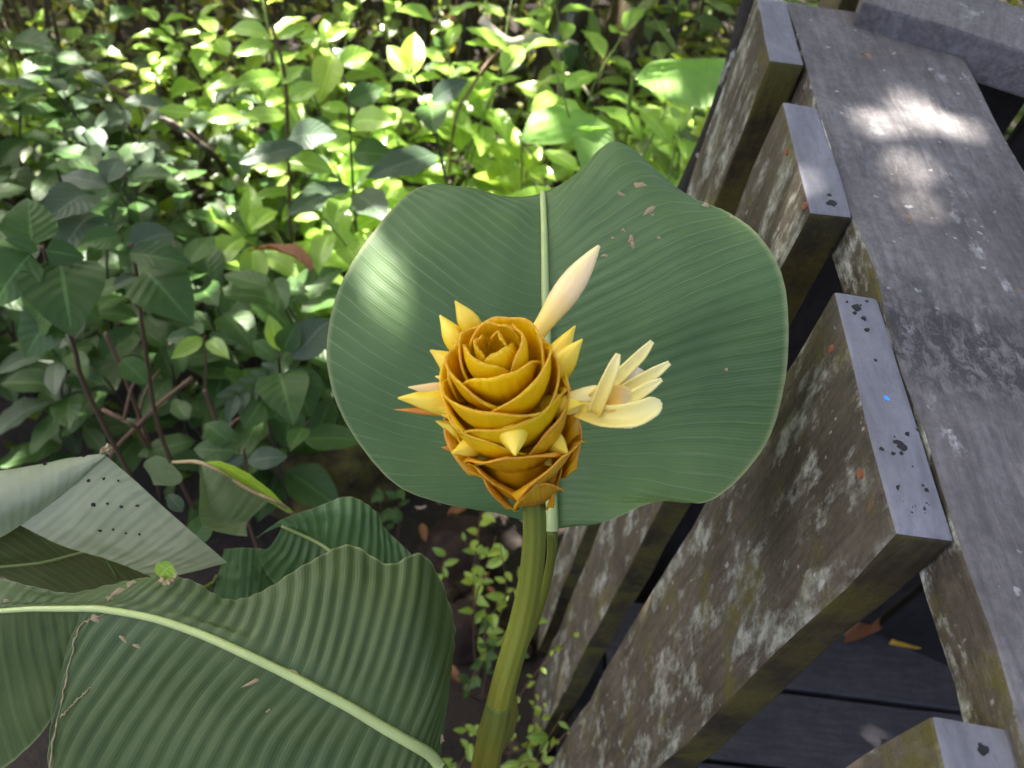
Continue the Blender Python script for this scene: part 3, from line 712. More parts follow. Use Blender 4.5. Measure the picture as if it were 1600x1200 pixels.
def bud(b, t, r, mat, parent=None, bend=0, name='bud', prof=None):
    prof = prof or [.55, .8, 1, 1, .86, .6, .32, .06]
    p0 = P(*b); p1 = P(*t); m = (p0 + p1) / 2 + (ROT @ Vector((0, 1, 0))) * bend
    steps = 14; path = []
    for i in range(steps + 1):
        f = i / steps; path.append(p0 * (1 - f) ** 2 + m * 2 * f * (1 - f) + p1 * f * f)
    rad = []
    for i in range(steps + 1):
        f = i / steps * (len(prof) - 1); j = min(int(f), len(prof) - 2); f -= j
        rad.append(r * (prof[j] * (1 - f) + prof[j + 1] * f))
    V, F, UV = tube_geo(path, rad, 12)
    return link(name, mesh(name, V, F, True, UV), mat, parent or fl)
D = .36
B = [  # base pixel, tip pixel, radius, material
 ((748, 530, D + .005), (711, 470, D - .002), .0052, 'bud'), ((725, 555, D + .004), (687, 492, D + .002), .0052, 'bud'),
 ((735, 592, D + .006), (672, 547, D + .0), .0060, 'bud'), ((725, 605, D + .008), (680, 588, D + .004), .0030, 'bud_cream'),
 ((745, 634, D + .008), (622, 622, D - .008), .0070, 'bud'), ((730, 618, D + .008), (638, 605, D - .008), .0040, 'bud_cream'),
 ((745, 655, D + .008), (676, 636, D - .008), .0044, 'bud'), ((750, 690, D + .016), (681, 658, D + .004), .0044, 'bud'),
 ((850, 590, D + .008), (899, 509, D + .004), .0054, 'bud'), ((855, 600, D + .004), (910, 530, D - .004), .0062, 'bud'),
 ((799, 655, D - .018), (805, 712, D - .034), .0066, 'bud'), ((772, 668, D + .004), (690, 648, D - .006), .0046, 'bud'), ((785, 700, D + .016), (740, 728, D + .004), .0048, 'bud'), ((835, 705, D + .016), (862, 728, D + .004), .0048, 'bud'), ((768, 690, D + .010), (706, 708, D - .008), .0056, 'bud'),
 ((845, 680, D + .008), (888, 709, D - .010), .0058, 'bud'), ((838, 640, D + .004), (915, 630, D - .018), .0058, 'bud'),
 ((812, 735, D + .04), (826, 752, D + .03), .0034, 'bud'),
]
for b, t, r, m in B: bud(b, t, r, M[m], bend=.001)
bud((815, 555, D + .008), (936, 384, D + .01), .0062, M['bud_cream'], bend=.0, prof=[.72, .70, .66, .70, .85, 1.0, 1.06, .98, .78, .5, .12])
for b, t, r in [((715, 645, D + .004), (617, 640, D - .006), .0020), ((735, 705, D + .016), (690, 699, D + .004), .0026)]:
    bud(b, t, r, M['pink'] if r < .002 else M['orange_petal'], name='withered_tip')
# withered orange sepals at the neck of the open bloom
for q, (b, t, r) in enumerate([((800, 640, D + .004), (868, 600, D - .002), .0045), ((815, 655, D + .004), (872, 636, D - .006), .005)]):
    bud(b, t, r, M['orange_petal'], name='sepal')
# open bloom
bloom = bud((845, 645, D), (948, 612, D - .018), .0046, M['petal'], name='open_bloom', prof=[.9, .95, 1, 1.05, 1.1, 1.1, 1.0, .5])
def strap(pts, widths, mat, name='petal', cup=.0012, face=None):
    "petal: a strap through the points with the given half-widths, slightly channelled"
    pts = [P(*p) for p in pts]; nv, nu = 16, 8; V = []; UV = []
    for i in range(nv + 1):
        v = i / nv; p = crom(pts, v); tg = (crom(pts, min(1, v + .03)) - crom(pts, max(0, v - .03))).normalized()
        f = v * (len(widths) - 1); j = min(int(f), len(widths) - 2); f -= j; wd = widths[j] * (1 - f) + widths[j + 1] * f
        nrm = (CAM - p).normalized() if face is None else (ROT @ Vector(face)).normalized()
        nrm = (nrm - tg * nrm.dot(tg)).normalized(); sd = tg.cross(nrm)
        for k in range(nu + 1):
            u = k / nu * 2 - 1
            V.append(p + sd * wd * u + nrm * cup * u * u * (wd / max(widths))); UV.append((k / nu, v))
    F = [(i * (nu + 1) + j, i * (nu + 1) + j + 1, (i + 1) * (nu + 1) + j + 1, (i + 1) * (nu + 1) + j) for i in range(nv) for j in range(nu)]
    o = link(name, mesh(name, V, F, True, UV), mat, bloom)
    md = o.modifiers.new('thick', 'SOLIDIFY'); md.thickness = .0008; md.offset = 0
    return o
E_ = D - .018
strap([(925, 625, E_), (965, 590, E_ + .002), (1000, 556, E_ + .006), (1019, 534, E_ + .008)], [.0026, .0027, .0023, .0008], M['petal'], cup=.002)
strap([(928, 645, E_ - .004), (945, 605, E_ - .010), (958, 575, E_ - .014), (966, 553, E_ - .014)], [.0028, .0028, .0023, .0008], M['petal'], cup=.002)
strap([(935, 632, E_), (985, 605, E_ + .002), (1022, 583, E_ + .004), (1046, 567, E_ + .004)], [.0026, .0028, .0024, .0009], M['petal'], cup=.002)
strap([(935, 640, E_ - .002), (980, 625, E_ - .003), (1012, 606, E_ - .003), (1034, 593, E_ - .003)], [.0026, .0027, .0022, .0006], M['petal'], cup=.002)
strap([(905, 640, E_ + .004), (945, 650, E_ - .004), (990, 648, E_ - .008), (1018, 636, E_ - .008), (1032, 628, E_ - .006)], [.0034, .0044, .0050, .0040, .0008], M['petal'], cup=.004)
strap([(930, 630, E_ - .002), (950, 624, E_ - .005), (970, 620, E_ - .005), (985, 622, E_ - .003)], [.003, .0055, .0050, .0025], M['lip'], 'lip', .002)
strap([(955, 605, E_ + .004), (975, 590, E_ + .004), (992, 582, E_ + .004), (1006, 583, E_ + .006)], [.002, .0030, .0026, .001], M['lip_white'], 'lip', .0005)
strap([(970, 655, E_ - .002), (982, 660, E_ - .003), (990, 666, E_ - .003)], [.003, .003, .0012], M['lip_white'], 'lip', .001)

# ------------------------------------------------------------------ undergrowth
def leaf_mesh(name, wid, fold_, arch, tipp, nu=6, nv=8, wave=.02, seed=0):
    "unit-length leaf lying along +Y, upper side +Z"
    V = []; UV = []
    for i in range(nv + 1):
        v = i / nv
        wv = wid * .5 * (math.sin(math.pi * v ** tipp) ** .85 if 0 < v < 1 else 0)
        for j in range(nu + 1):
            u = j / nu * 2 - 1
            z = abs(u) * wv * fold_ - arch * (v - .3) ** 2 + wave * abs(u) * math.sin(v * 17 + seed + u)
            z += .012 * mnoise.noise(Vector((u * 2, v * 4, seed)))
            V.append((u * wv + .02 * mnoise.noise(Vector((v * 3, seed, 0))), v, z)); UV.append((.5 + u * .5, v))
    F = [(i * (nu + 1) + j, i * (nu + 1) + j + 1, (i + 1) * (nu + 1) + j + 1, (i + 1) * (nu + 1) + j) for i in range(nv) for j in range(nu)]
    return mesh(name, V, F, True, UV)
def variants(mat, wid, fold_, arch, tipp, n=3):
    out = []
    for q in range(n):
        me = leaf_mesh('leaf', wid * (.9 + .1 * q), fold_ * (.7 + .3 * q), arch * (.7 + .4 * q), tipp, seed=q * 2.3 + wid * 7)
        me.materials.append(mat); out.append(me)
    return out
LV = {'a': variants(M['leaf_a'], .56, .25, .22, .80), 'b': variants(M['leaf_b'], .46, .3, .28, .85), 'c': variants(M['leaf_c'], .44, .2, .3, .9),
      'd': variants(M['leaf_d'], .48, .3, .25, .85), 'far': variants(M['leaf_far'], .5, .3, .3, .85), 'dead': variants(M['leaf_dead'], .42, .5, .5, .9),
      'yellow': variants(M['leaf_yellow'], .5, .3, .3, .85), 'heart': variants(M['leaf_a'], .92, .12, .30, .62), 'small': variants(M['leaf_d'], .55, .3, .2, .85)}
def put_leaf(parent, bp, tp, up_hint, kind, rnd, wid=None, name='leaf'):
    d = tp - bp; L = d.length; yv = d.normalized(); z = (up_hint - yv * up_hint.dot(yv)).normalized(); x = yv.cross(z)
    o = bpy.data.objects.new(name, rnd.choice(LV[kind])); col.objects.link(o)
    sx = L if wid is None else L * wid
    mw = Matrix.Translation(bp) @ Matrix((x, yv, z)).transposed().to_4x4() @ Matrix.Diagonal((sx, L, L, 1))
    o.parent = parent; o.matrix_basis = (world(parent)).inverted() @ mw
    return o

def make_plant(name, kind, H, nodes, L, label, cat, group, seed, stemmat, lean=.2, start=.3, opposite=False, pitch=(-.1, .5), branches=1):
    rnd = random.Random(seed); root = empty(name, (0, 0, 0), label, cat, group)
    for b in range(branches):
        a0 = rnd.uniform(0, 6.28); ln = lean * rnd.uniform(.5, 1.3)
        top = Vector((math.cos(a0) * ln * H, math.sin(a0) * ln * H, H * rnd.uniform(.8, 1.05)))
        ctl = [Vector((0, 0, -.04)), top * .33 + Vector((rnd.uniform(-.02, .02), rnd.uniform(-.02, .02), 0)), top * .68 + Vector((rnd.uniform(-.03, .03), rnd.uniform(-.03, .03), .02)), top]
        r = .0022 + .0035 * H
        tube('stem', ctl, [r, r * .8, r * .6, r * .3], stemmat, root, 6, 10)
        a = rnd.uniform(0, 6.28)
        for i in range(nodes):
            f = start + (1 - start) * (i + .5) / nodes; p = crom(ctl, f); a += 2.4 + rnd.uniform(-.4, .4)
            for q in range(2 if opposite else 1):
                aa = a + math.pi * q; l = L * (1.15 - .5 * f) * rnd.uniform(.75, 1.2)
                pt = rnd.uniform(*pitch) * (.4 + .9 * f)
                dv = Vector((math.cos(aa) * math.cos(pt), math.sin(aa) * math.cos(pt), math.sin(pt)))
                bp = p + dv * l * .12
                upv = Vector((rnd.uniform(-.25, .25), rnd.uniform(-.25, .25), 1))
                put_leaf(root, bp, bp + dv * l, upv, kind, rnd)
    return root
def copy_plant(src, loc, rz, sc, label=None, group=None):
    o = src.copy(); col.objects.link(o); o.location = loc; o.rotation_euler = (0, 0, rz); o.scale = (sc, sc, sc)
    if label: o['label'] = label
    if group: o['group'] = group
    for ch in list(src.children):
        c = ch.copy(); col.objects.link(c); c.parent = o; c.matrix_parent_inverse = ch.matrix_parent_inverse.copy()
    return o
GR = {
 'a': ('broad-leaved green understory shrub in the shaded thicket', 'shaded broad-leaved shrubs'),
 'b': ('bright green leafy shrub in the sunlit thicket behind the round leaf', 'sunlit green shrubs'),
 'c': ('grey-green narrow-leaved shrub among the undergrowth', 'grey-green shrubs'),
 'd': ('yellow-green young shrub with glowing leaves in the undergrowth', 'yellow-green shrubs'),
}
PROTO = {}
for kd, H, nodes, L, opp, br in (('a', .42, 8, .135, False, 2), ('b', .45, 6, .145, True, 2), ('c', .40, 8, .115, False, 2), ('d', .36, 6, .115, True, 2)):
    PROTO[kd] = [make_plant('undergrowth_shrub', kd, H * (1 + .2 * q), nodes, L, GR[kd][0], 'shrub', GR[kd][1], 11 * q + ord(kd), M['darkstem'] if kd in 'ac' else M['greenstem'], .35, .25, opp, (-.15, .45), br) for q in range(3)]
rnd = random.Random(21)
used = {k: 0 for k in PROTO}
def scatter(n, xr, yr, kinds, sc=(.8, 1.3), ok=None, mind=.13, placed=[]):
    c = 0; tries = 0
    while c < n and tries < n * 40:
        tries += 1
        x, y = rnd.uniform(*xr), rnd.uniform(*yr)
        if ok and not ok(x, y): continue
        if any((x - a) ** 2 + (y - b) ** 2 < mind ** 2 for a, b in placed): continue
        placed.append((x, y)); c += 1
        kd = rnd.choice(kinds); ps = PROTO[kd]; src = ps[used[kd] % 3]; s = rnd.uniform(*sc); rz = rnd.uniform(0, 6.28)
        loc = (x, y, gz(x, y))
        if used[kd] < 3: src.location = loc; src.rotation_euler = (0, 0, rz); src.scale = (s, s, s)
        else: copy_plant(src, loc, rz, s)
        used[kd] += 1
def inview(x, y, z=0.1):
    q = ROT.transposed() @ (Vector((x, y, z)) - CAM)
    if q.z > -.2: return False
    px, py = proj(Vector((x, y, z))); return -250 < px < 1250 and -400 < py < 760
def bare(x, y):
    "the open, darker foot of the trees stays free of shrubs"
    px, py = proj(Vector((x, y, .15))); return (790 < px < 1040 and py < 175) or (540 < px < 800 and py < 90)
scatter(46, (-.75, 1.0), (1.25, 2.3), 'bbbd', (.8, 1.2), lambda x, y: inview(x, y) and x < y * .42 - .05 and x > -.25 * y - .1 and not bare(x, y))
scatter(34, (-2.4, -.3), (.85, 1.75), 'aaac', (.75, 1.15), lambda x, y: inview(x, y) and x < -.18 * y - .12)
scatter(15, (-2.4, -.5), (1.5, 2.05), 'abbd', (.6, .95), lambda x, y: inview(x, y) and x < -.25 * y)
scatter(9, (-.5, .12), (1.0, 1.4), 'ac', (.45, .7), lambda x, y: inview(x, y))

# ------------------------------------------------------------------ plants that can be told apart
def leaf_group(root, items, seed):
    r = random.Random(seed)
    for it in items:
        (bx, by, bs), (tx, ty, ts), kind = it[:3]; wid = it[3] if len(it) > 3 else None
        face = it[4] if len(it) > 4 else .5
        bp = P(bx, by, bs); tp = P(tx, ty, ts)
        hint = Vector((0, 0, 1)) * (1 - face) + (CAM - bp).normalized() * face
        put_leaf(root, bp, tp, hint, kind, r, wid)
def stem_to_ground(root, pts, r0, r1, mat, name='stem'):
    p = [P(*q) for q in pts]; e = p[-1]; root.location = (e.x, e.y, gz(e.x, e.y))
    return tube(name, p + [Vector((e.x + .01, e.y + .02, gz(e.x, e.y) - .03))], [r0, (r0 + r1) / 2, r1], mat, None, 7, 24)
def attach(root, o): o.parent = root; o.matrix_parent_inverse = world(root).inverted()
def sapling(name, label, cat, stem, r0, r1, mat, items, seed):
    root = empty(name, (0, 0, 0), label, cat); st = stem_to_ground(root, stem, r0, r1, mat); attach(root, st)
    leaf_group(root, items, seed); return root
q = .85
sapling('heart_leaf_shrub', 'shrub with large heart-shaped matte green leaves at the left of the thicket', 'shrub',
        [(66, 385, q), (85, 440, q + .06), (115, 540, q + .18), (150, 640, q + .35)], .0022, .004, M['twig'],
        [((52, 383, q), (42, 303, q + .02), 'heart', 1.0, .75), ((60, 392, q), (8, 372, q - .02), 'a', .8, .6), ((48, 395, q), (-18, 478, q - .02), 'heart', .75, .6),
         ((70, 392, q), (134, 402, q + .02), 'heart', .95, .6), ((92, 402, q + .02), (112, 515, q - .02), 'heart', .95, .75), ((88, 450, q + .06), (40, 520, q + .1), 'a', 1.2, .4),
         ((100, 470, q + .1), (30, 560, q + .1), 'a', 1.2, .4), ((98, 460, q + .1), (160, 500, q + .12), 'a', 1.1, .4)], 3)
q = 1.0
sapling('dark_leaf_shrub', 'shrub with broad dark drooping leaves beside the heart-leaved shrub', 'shrub',
        [(205, 380, q), (215, 440, q + .06), (225, 530, q + .2), (255, 690, q + .4)], .0022, .004, M['twig'],
        [((200, 385, q), (275, 355, q + .04), 'c', 1.4, .5), ((200, 395, q), (300, 410, q), 'a', .9, .4), ((225, 420, q + .03), (295, 495, q), 'heart', .8, .7), ((215, 430, q + .04), (175, 445, q + .02), 'c', 1.2, .4),
         ((190, 370, q), (125, 378, q - .03), 'a', 1.1, .5), ((150, 330, q + .1), (95, 375, q), 'c', 1.2, .5), ((185, 350, q + .08), (122, 370, q + .05), 'a', 1.1, .5), ((150, 300, q + .1), (75, 325, q), 'c', 1.1, .45),
         ((170, 290, q + .1), (90, 270, q + .1), 'c', 1.2, .4), ((165, 285, q + .1), (186, 240, q + .14), 'c', 1.3, .6), ((190, 560, q + .2), (230, 600, q + .2), 'a', 1.4, .7)], 5)
q = 1.45
sapling('tall_sapling', 'slender sapling with pairs of long bright leaves rising from the left thicket', 'sapling',
        [(425, 40, q - .05), (445, 120, q), (450, 220, q + .1), (452, 300, q + .22), (458, 380, q + .4)], .003, .005, M['twig'],
        [((428, 70, q), (363, 80, q - .02), 'b', 1.0, .5), ((440, 122, q), (362, 128, q - .04), 'b', 1.1, .5), ((440, 130, q), (475, 100, q), 'b', 1.0, .5), ((420, 55, q), (355, 38, q), 'b', .9, .5), ((432, 60, q), (478, 40, q), 'b', .9, .5),
         ((446, 180, q), (380, 178, q - .05), 'b', 1.1, .45), ((380, 180, q - .05), (318, 182, q - .08), 'b', 1.1, .5), ((300, 178, q - .05), (245, 170, q - .08), 'b', 1.2, .5), ((448, 215, q), (518, 205, q - .05), 'c', 1.3, .6), ((452, 155, q), (500, 130, q), 'b', 1.2, .5),
         ((476, 228, q - .05), (372, 248, q - .1), 'c', 1.0, .35), ((450, 250, q), (520, 262, q), 'b', 1.1, .5), ((448, 268, q), (395, 258, q), 'd', 1.2, .5), ((452, 275, q), (430, 290, q), 'd', 1.2, .5)], 7)
q = 1.3
sapling('tall_sapling', 'thin sapling with four pale upright leaves above the round leaf', 'sapling',
        [(640, 108, q), (668, 165, q + .03), (682, 215, q + .08), (698, 285, q + .2), (705, 320, q + .3)], .0018, .003, M['darkstem'],
        [((640, 115, q), (603, 68, q), 'b', 1.1, .9), ((643, 118, q), (648, 45, q), 'd', 1.0, .9), ((672, 160, q), (728, 122, q - .02), 'c', 1.2, .6), ((672, 162, q), (678, 200, q - .06), 'a', 1.1, .7),
         ((685, 240, q + .05), (575, 268, q - .04), 'c', 1.0, .35), ((662, 150, q), (700, 172, q), 'b', 1.1, .5)], 9)
q = 1.5
sapling('tall_sapling', 'sapling with sunlit lance-shaped leaves on a straight dark stem', 'sapling',
        [(500, 40, q), (540, 130, q + .03), (548, 230, q + .1), (552, 300, q + .2), (558, 380, q + .35)], .0022, .004, M['darkstem'],
        [((505, 60, q), (470, 62, q), 'b', 1, .5), ((508, 62, q), (545, 40, q), 'd', 1, .6), ((512, 70, q), (505, 25, q), 'b', .9, .8), ((520, 85, q), (500, 150, q - .05), 'd', 1, .7), ((530, 100, q), (580, 78, q), 'b', 1.3, .6),
         ((545, 160, q), (600, 135, q), 'a', 1.2, .5), ((545, 170, q), (500, 165, q), 'b', 1.2, .5), ((548, 190, q), (612, 185, q - .04), 'b', 1.3, .5), ((548, 210, q), (505, 225, q - .04), 'b', 1.4, .6), ((550, 240, q + .02), (615, 240, q), 'a', 1.3, .5), ((548, 290, q + .1), (450, 325, q), 'c', .9, .35), ((552, 300, q + .1), (600, 330, q), 'c', 1.2, .5)], 12)
q = 1.15
sapling('young_shrub', 'small shrub with upright fresh green leaf above a deeply lobed grey-green leaf', 'shrub',
        [(435, 555, q), (436, 600, q + .06), (420, 660, q + .2)], .002, .003, M['darkstem'],
        [((438, 548, q), (420, 492, q - .02), 'b', 1.2, .9), ((442, 550, q), (462, 505, q - .02), 'a', 1.2, .9), ((455, 560, q), (515, 495, q), 'c', 1.4, .6), ((430, 560, q), (395, 530, q), 'a', 1.1, .6), ((436, 580, q), (455, 650, q - .06), 'heart', .8, .7), ((430, 590, q), (382, 668, q - .06), 'a', 1.3, .7), ((452, 575, q), (486, 650, q), 'a', 1.6, .5)]
        + [((434 - i * 16, 580 + i * 8, q - .01 * i), (408 - i * 17, 566 + i * 13, q - .02 * i), 'c', .8, .6) for i in range(5)]
        + [((434 - i * 16, 584 + i * 8, q - .01 * i), (428 - i * 18, 618 + i * 9, q - .02 * i), 'c', .8, .6) for i in range(5)], 14)
q = 1.2
sapling('star_leaf_seedling', 'seedling with a star of pointed leaves in the dark hollow of the thicket', 'seedling',
        [(320, 525, q), (322, 570, q + .05), (330, 640, q + .2)], .0016, .0025, M['twig'],
        [((318, 528, q), (268, 558, q - .03), 'b', 1.0, .6), ((325, 530, q), (355, 555, q - .03), 'b', 1.0, .6), ((315, 525, q), (256, 528, q), 'a', .9, .5), ((328, 525, q), (375, 535, q), 'a', .9, .5), ((318, 520, q), (290, 508, q + .03), 'a', .9, .5)], 16)
q = 1.1
sapling('low_shrub', 'low shrub with dull oval leaves under the folded leaf and mossy rock', 'shrub',
        [(380, 700, q), (385, 740, q + .05), (380, 790, q + .15)], .002, .003, M['twig'],
        [((370, 705, q), (300, 700, q), 'a', 1.3, .5), ((385, 720, q), (448, 712, q), 'c', 1.5, .5), ((360, 690, q), (318, 660, q), 'a', 1.3, .6), ((345, 730, q), (380, 712, q), 'c', 1.5, .6)], 18)
# the half-eaten leaves beside the folded leaf
er = empty('chewed_leaf', (-.26, .62, GZ), 'pale chewed leaf drooping from a creeping stem between folded leaf and rock', 'leaf')
st = tube('stem', [P(270, 722, .72), P(320, 725, .70), P(390, 765, .69), P(455, 800, .70), P(470, 850, .85), Vector((-.26, .62, GZ - .03))], [.0014, .002, .0018, .0016, .002, .003], M['torn'], er, 7, 26)
rows = [[(312, 724, .70), (314, 726, .70), (316, 727, .70)], [(312, 770, .695), (325, 765, .70), (345, 738, .69)], [(314, 815, .69), (345, 810, .70), (378, 757, .69)], [(345, 832, .69), (370, 815, .70), (405, 775, .69)], [(386, 838, .69), (388, 815, .70), (420, 785, .69)]]
grid_leaf('leaf', rows, 16, 24, M['dull'], er, 6, .0004, jag=.001)
rows = [[(316, 722, .70), (316, 723, .70), (317, 724, .70)], [(350, 722, .68), (350, 730, .695), (348, 738, .70)], [(400, 748, .68), (396, 756, .695), (388, 765, .70)], [(458, 800, .69), (455, 801, .69), (450, 802, .69)]]
grid_leaf('leaf', rows, 14, 24, M['leaf_b'], er, 6, .0004, jag=.001)
rows = [[(268, 724, .72), (264, 724, .72), (260, 716, .72)], [(285, 745, .72), (262, 735, .72), (245, 712, .72)], [(275, 758, .72), (245, 745, .72), (228, 720, .72)], [(240, 758, .72), (235, 745, .72), (224, 728, .72)]]
grid_leaf('leaf', rows, 14, 16, M['dull'], er, 4, .0004, jag=.001)
leaf_group(er, [((285, 800, .78), (262, 770, .78), 'c', 1.6, .7), ((300, 850, .8), (330, 800, .8), 'a', 1.2, .6)], 4)
ce = empty('chewed_leaf_scrap', P(258, 905, F_ - .03), 'small bright green leaf scrap with dry edges lying on the arching leaf', 'leaf')
rows = [[(240, 892, T + .008), (250, 902, T + .008), (262, 910, T + .008)], [(246, 880, T + .004), (258, 890, T + .004), (270, 905, T + .005)], [(262, 876, T), (270, 884, T), (278, 900, T + .002)]]
grid_leaf('blade', rows, 12, 12, M['leaf_b'], ce, 3, .0006, jag=.002)
ragged('dry_edge', ce, [P(250, 905, T + .006), P(262, 908, T + .004), P(277, 902, T + .001)], .0012, M['torn'], 9)

# big pale leaves lit by the sun near the railing
q = 1.35
sl_ = empty('sunlit_broad_leaf', (0, 0, 0), 'big pale sunlit leaf leaning on the dark sapling beside the railing', 'leaf'); sl_.location = P(1010, 200, 2.2); sl_.location.z = gz(sl_.location.x, sl_.location.y)
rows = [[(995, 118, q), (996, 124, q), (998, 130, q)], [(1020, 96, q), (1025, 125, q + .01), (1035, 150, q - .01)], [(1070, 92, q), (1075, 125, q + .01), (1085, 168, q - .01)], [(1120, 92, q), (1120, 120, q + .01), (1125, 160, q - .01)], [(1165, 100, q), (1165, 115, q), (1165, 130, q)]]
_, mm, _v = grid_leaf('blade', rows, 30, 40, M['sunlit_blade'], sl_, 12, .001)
tube('petiole', [mm[0], P(985, 150, q + .2), sl_.location + Vector((0, 0, -.03))], [.003, .004, .006], M['greenstem'], sl_, 7, 12)
s2 = empty('sunlit_broad_leaf', (0, 0, 0), 'pale upright leaf standing just behind the tip of the round leaf', 'leaf'); s2.location = P(930, 300, 1.9); s2.location.z = gz(s2.location.x, s2.location.y)
q = 1.1
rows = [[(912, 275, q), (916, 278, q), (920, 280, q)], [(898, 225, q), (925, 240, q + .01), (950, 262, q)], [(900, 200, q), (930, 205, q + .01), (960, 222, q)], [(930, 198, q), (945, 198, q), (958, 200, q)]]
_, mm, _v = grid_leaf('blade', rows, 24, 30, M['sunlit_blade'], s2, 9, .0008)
tube('petiole', [mm[0], P(910, 320, q + .2), s2.location + Vector((0, 0, -.03))], [.002, .003, .005], M['greenstem'], s2, 7, 12)
s3 = empty('sunlit_broad_leaf', (0, 0, 0), 'broad leaf bleached by direct sun lying over the shrubs below the vine-covered tree', 'leaf'); s3.location = P(850, 260, 1.9); s3.location.z = gz(s3.location.x, s3.location.y)
q = 1.62
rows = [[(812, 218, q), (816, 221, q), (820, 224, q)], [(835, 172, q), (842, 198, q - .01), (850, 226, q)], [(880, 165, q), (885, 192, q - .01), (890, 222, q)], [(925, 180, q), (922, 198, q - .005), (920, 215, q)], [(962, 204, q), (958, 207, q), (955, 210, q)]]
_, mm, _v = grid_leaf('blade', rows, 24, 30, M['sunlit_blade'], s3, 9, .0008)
tube('petiole', [mm[0], P(815, 250, q + .12), s3.location + Vector((0, 0, -.03))], [.002, .003, .005], M['greenstem'], s3, 7, 12)
q = .95
sapling('sprouting_shoot', 'yellowish shoot with small ruffled leaves climbing beside the black sapling trunk', 'shoot',
        [(1112, 205, q), (1104, 240, q + .02), (1092, 275, q + .06), (1080, 310, q + .15)], .003, .004, M['greenstem'],
        [((1110, 205, q), (1085, 180, q), 'small', 1, .7), ((1112, 203, q), (1108, 165, q), 'small', .9, .8), ((1114, 205, q), (1135, 185, q), 'small', .9, .7), ((1110, 210, q), (1078, 205, q), 'small', .9, .6), ((1108, 225, q), (1088, 240, q), 'small', 1, .6), ((1110, 215, q), (1128, 225, q), 'small', 1, .6)], 22)

# little light-green creepers growing at the foot of the boards
def creeper(label, px, py, z, n, L, seed, kind='small', spread=.06, up_=.12):
    r = random.Random(seed); b = onz(px, py, z); root = empty('creeping_seedling', (b.x, b.y, gz(b.x, b.y)), label, 'seedling')
    base_ = Vector((b.x, b.y, gz(b.x, b.y) - .02))
    for s in range(3):
        t = b + Vector((r.uniform(-spread, spread), r.uniform(-spread, spread), r.uniform(.2, 1) * up_))
        ctl = [base_, base_ * .5 + t * .5 + Vector((r.uniform(-.03, .03), r.uniform(-.03, .03), 0)), t]
        tube('stem', ctl, [.0018, .0014, .0008], M['twig'], root, 5, 10)
        for i in range(n):
            f = .35 + .65 * (i + .5) / n; p = crom(ctl, f); a = i * 2.4 + s; l = L * r.uniform(.6, 1.15)
            dv = Vector((math.cos(a), math.sin(a), r.uniform(0, .6))).normalized()
            put_leaf(root, p, p + dv * l, Vector((r.uniform(-.3, .3), r.uniform(-.5, .1), 1)), kind, r)
    return root
creeper('light green creeper with tiny leaves just under the round leaf', 790, 850, .15, 7, .024, 1)
creeper('small seedling with pointed green leaves beside the flower stalk', 775, 945, .05, 8, .035, 2, 'b')
creeper('dark green little seedling under the pointed seedling beside the stalk', 780, 1005, .0, 8, .026, 3, 'a')
creeper('tiny leafed creeper hugging the foot of the upright board', 838, 1060, .1, 8, .016, 4)
creeper('tiny yellowish creeper at the bottom of the mossy upright board', 828, 1110, .05, 8, .015, 8)
creeper('low green weed at the base of the flower stalk', 700, 1185, -.1, 6, .035, 5, 'b')
creeper('leafy weed squeezed between stalk and railing foot', 830, 1175, .0, 6, .03, 6, 'b')
creeper('small green weed on the bare soil beside the young leaf', 620, 810, -.15, 5, .04, 7, 'a')
creeper('lone green weed on the soil below the round leaf', 745, 860, -.18, 4, .03, 9, 'b')

# ------------------------------------------------------------------ rocks, dead leaves, branches
def rock(name, c, size, mat, label, cat, seed, group=None):
    bm = bmesh.new(); bmesh.ops.create_icosphere(bm, subdivisions=4, radius=1)
    for v in bm.verts:
        n = v.co.normalized(); q = n * 1.4 + Vector((seed * 5.1, seed, seed * 2))
        k = 1 + .35 * mnoise.noise(q) + .14 * mnoise.noise(q * 3) + .06 * mnoise.noise(q * 8)
        v.co = Vector((n.x * size[0], n.y * size[1], n.z * size[2])) * k
    me = bpy.data.meshes.new(name); bm.to_mesh(me); bm.free()
    for p in me.polygons: p.use_smooth = True
    o = link(name, me, mat); o.location = c; return tag(o, label, cat, group)
c = onz(510, 745, GZ + .08); rock('mossy_rock', (c.x - .02, c.y + .05, GZ), (.17, .12, .16), M['pebble_rock'], 'dark mossy rock at the edge of the thicket left of the round leaf', 'rock', 1)
for i, (px, py, sz, lb) in enumerate([(720, 845, .085, 'red-brown stone under the round leaf'), (735, 970, .09, 'dark reddish stone beside the flower stalk'), (690, 905, .07, 'small reddish stone beside the young pleated leaf'), (800, 1000, .05, 'small stone half hidden behind the flower stalk')]):
    c = onz(px, py, GZ + .05); rock('stone', (c.x, c.y, GZ + .01), (sz, sz * .8, sz * .75), M['red_rock'], lb, 'stone', 3 + i * 1.7)
def dead_leaf(p, L, rz, kind, label, tilt=.2, group=None, name='fallen_leaf'):
    o = bpy.data.objects.new(name, random.choice(LV[kind])); col.objects.link(o); o.location = p; o.scale = (L, L, L)
    o.rotation_euler = (tilt, random.uniform(-.2, .2), rz); return tag(o, label, 'leaf', group)
dl = dead_leaf(P(490, 422, 1.35), .13, 1.35, 'dead', 'large curled orange-brown dead leaf caught in the undergrowth', .1)
dl.rotation_euler = (.1, .5, 1.15)
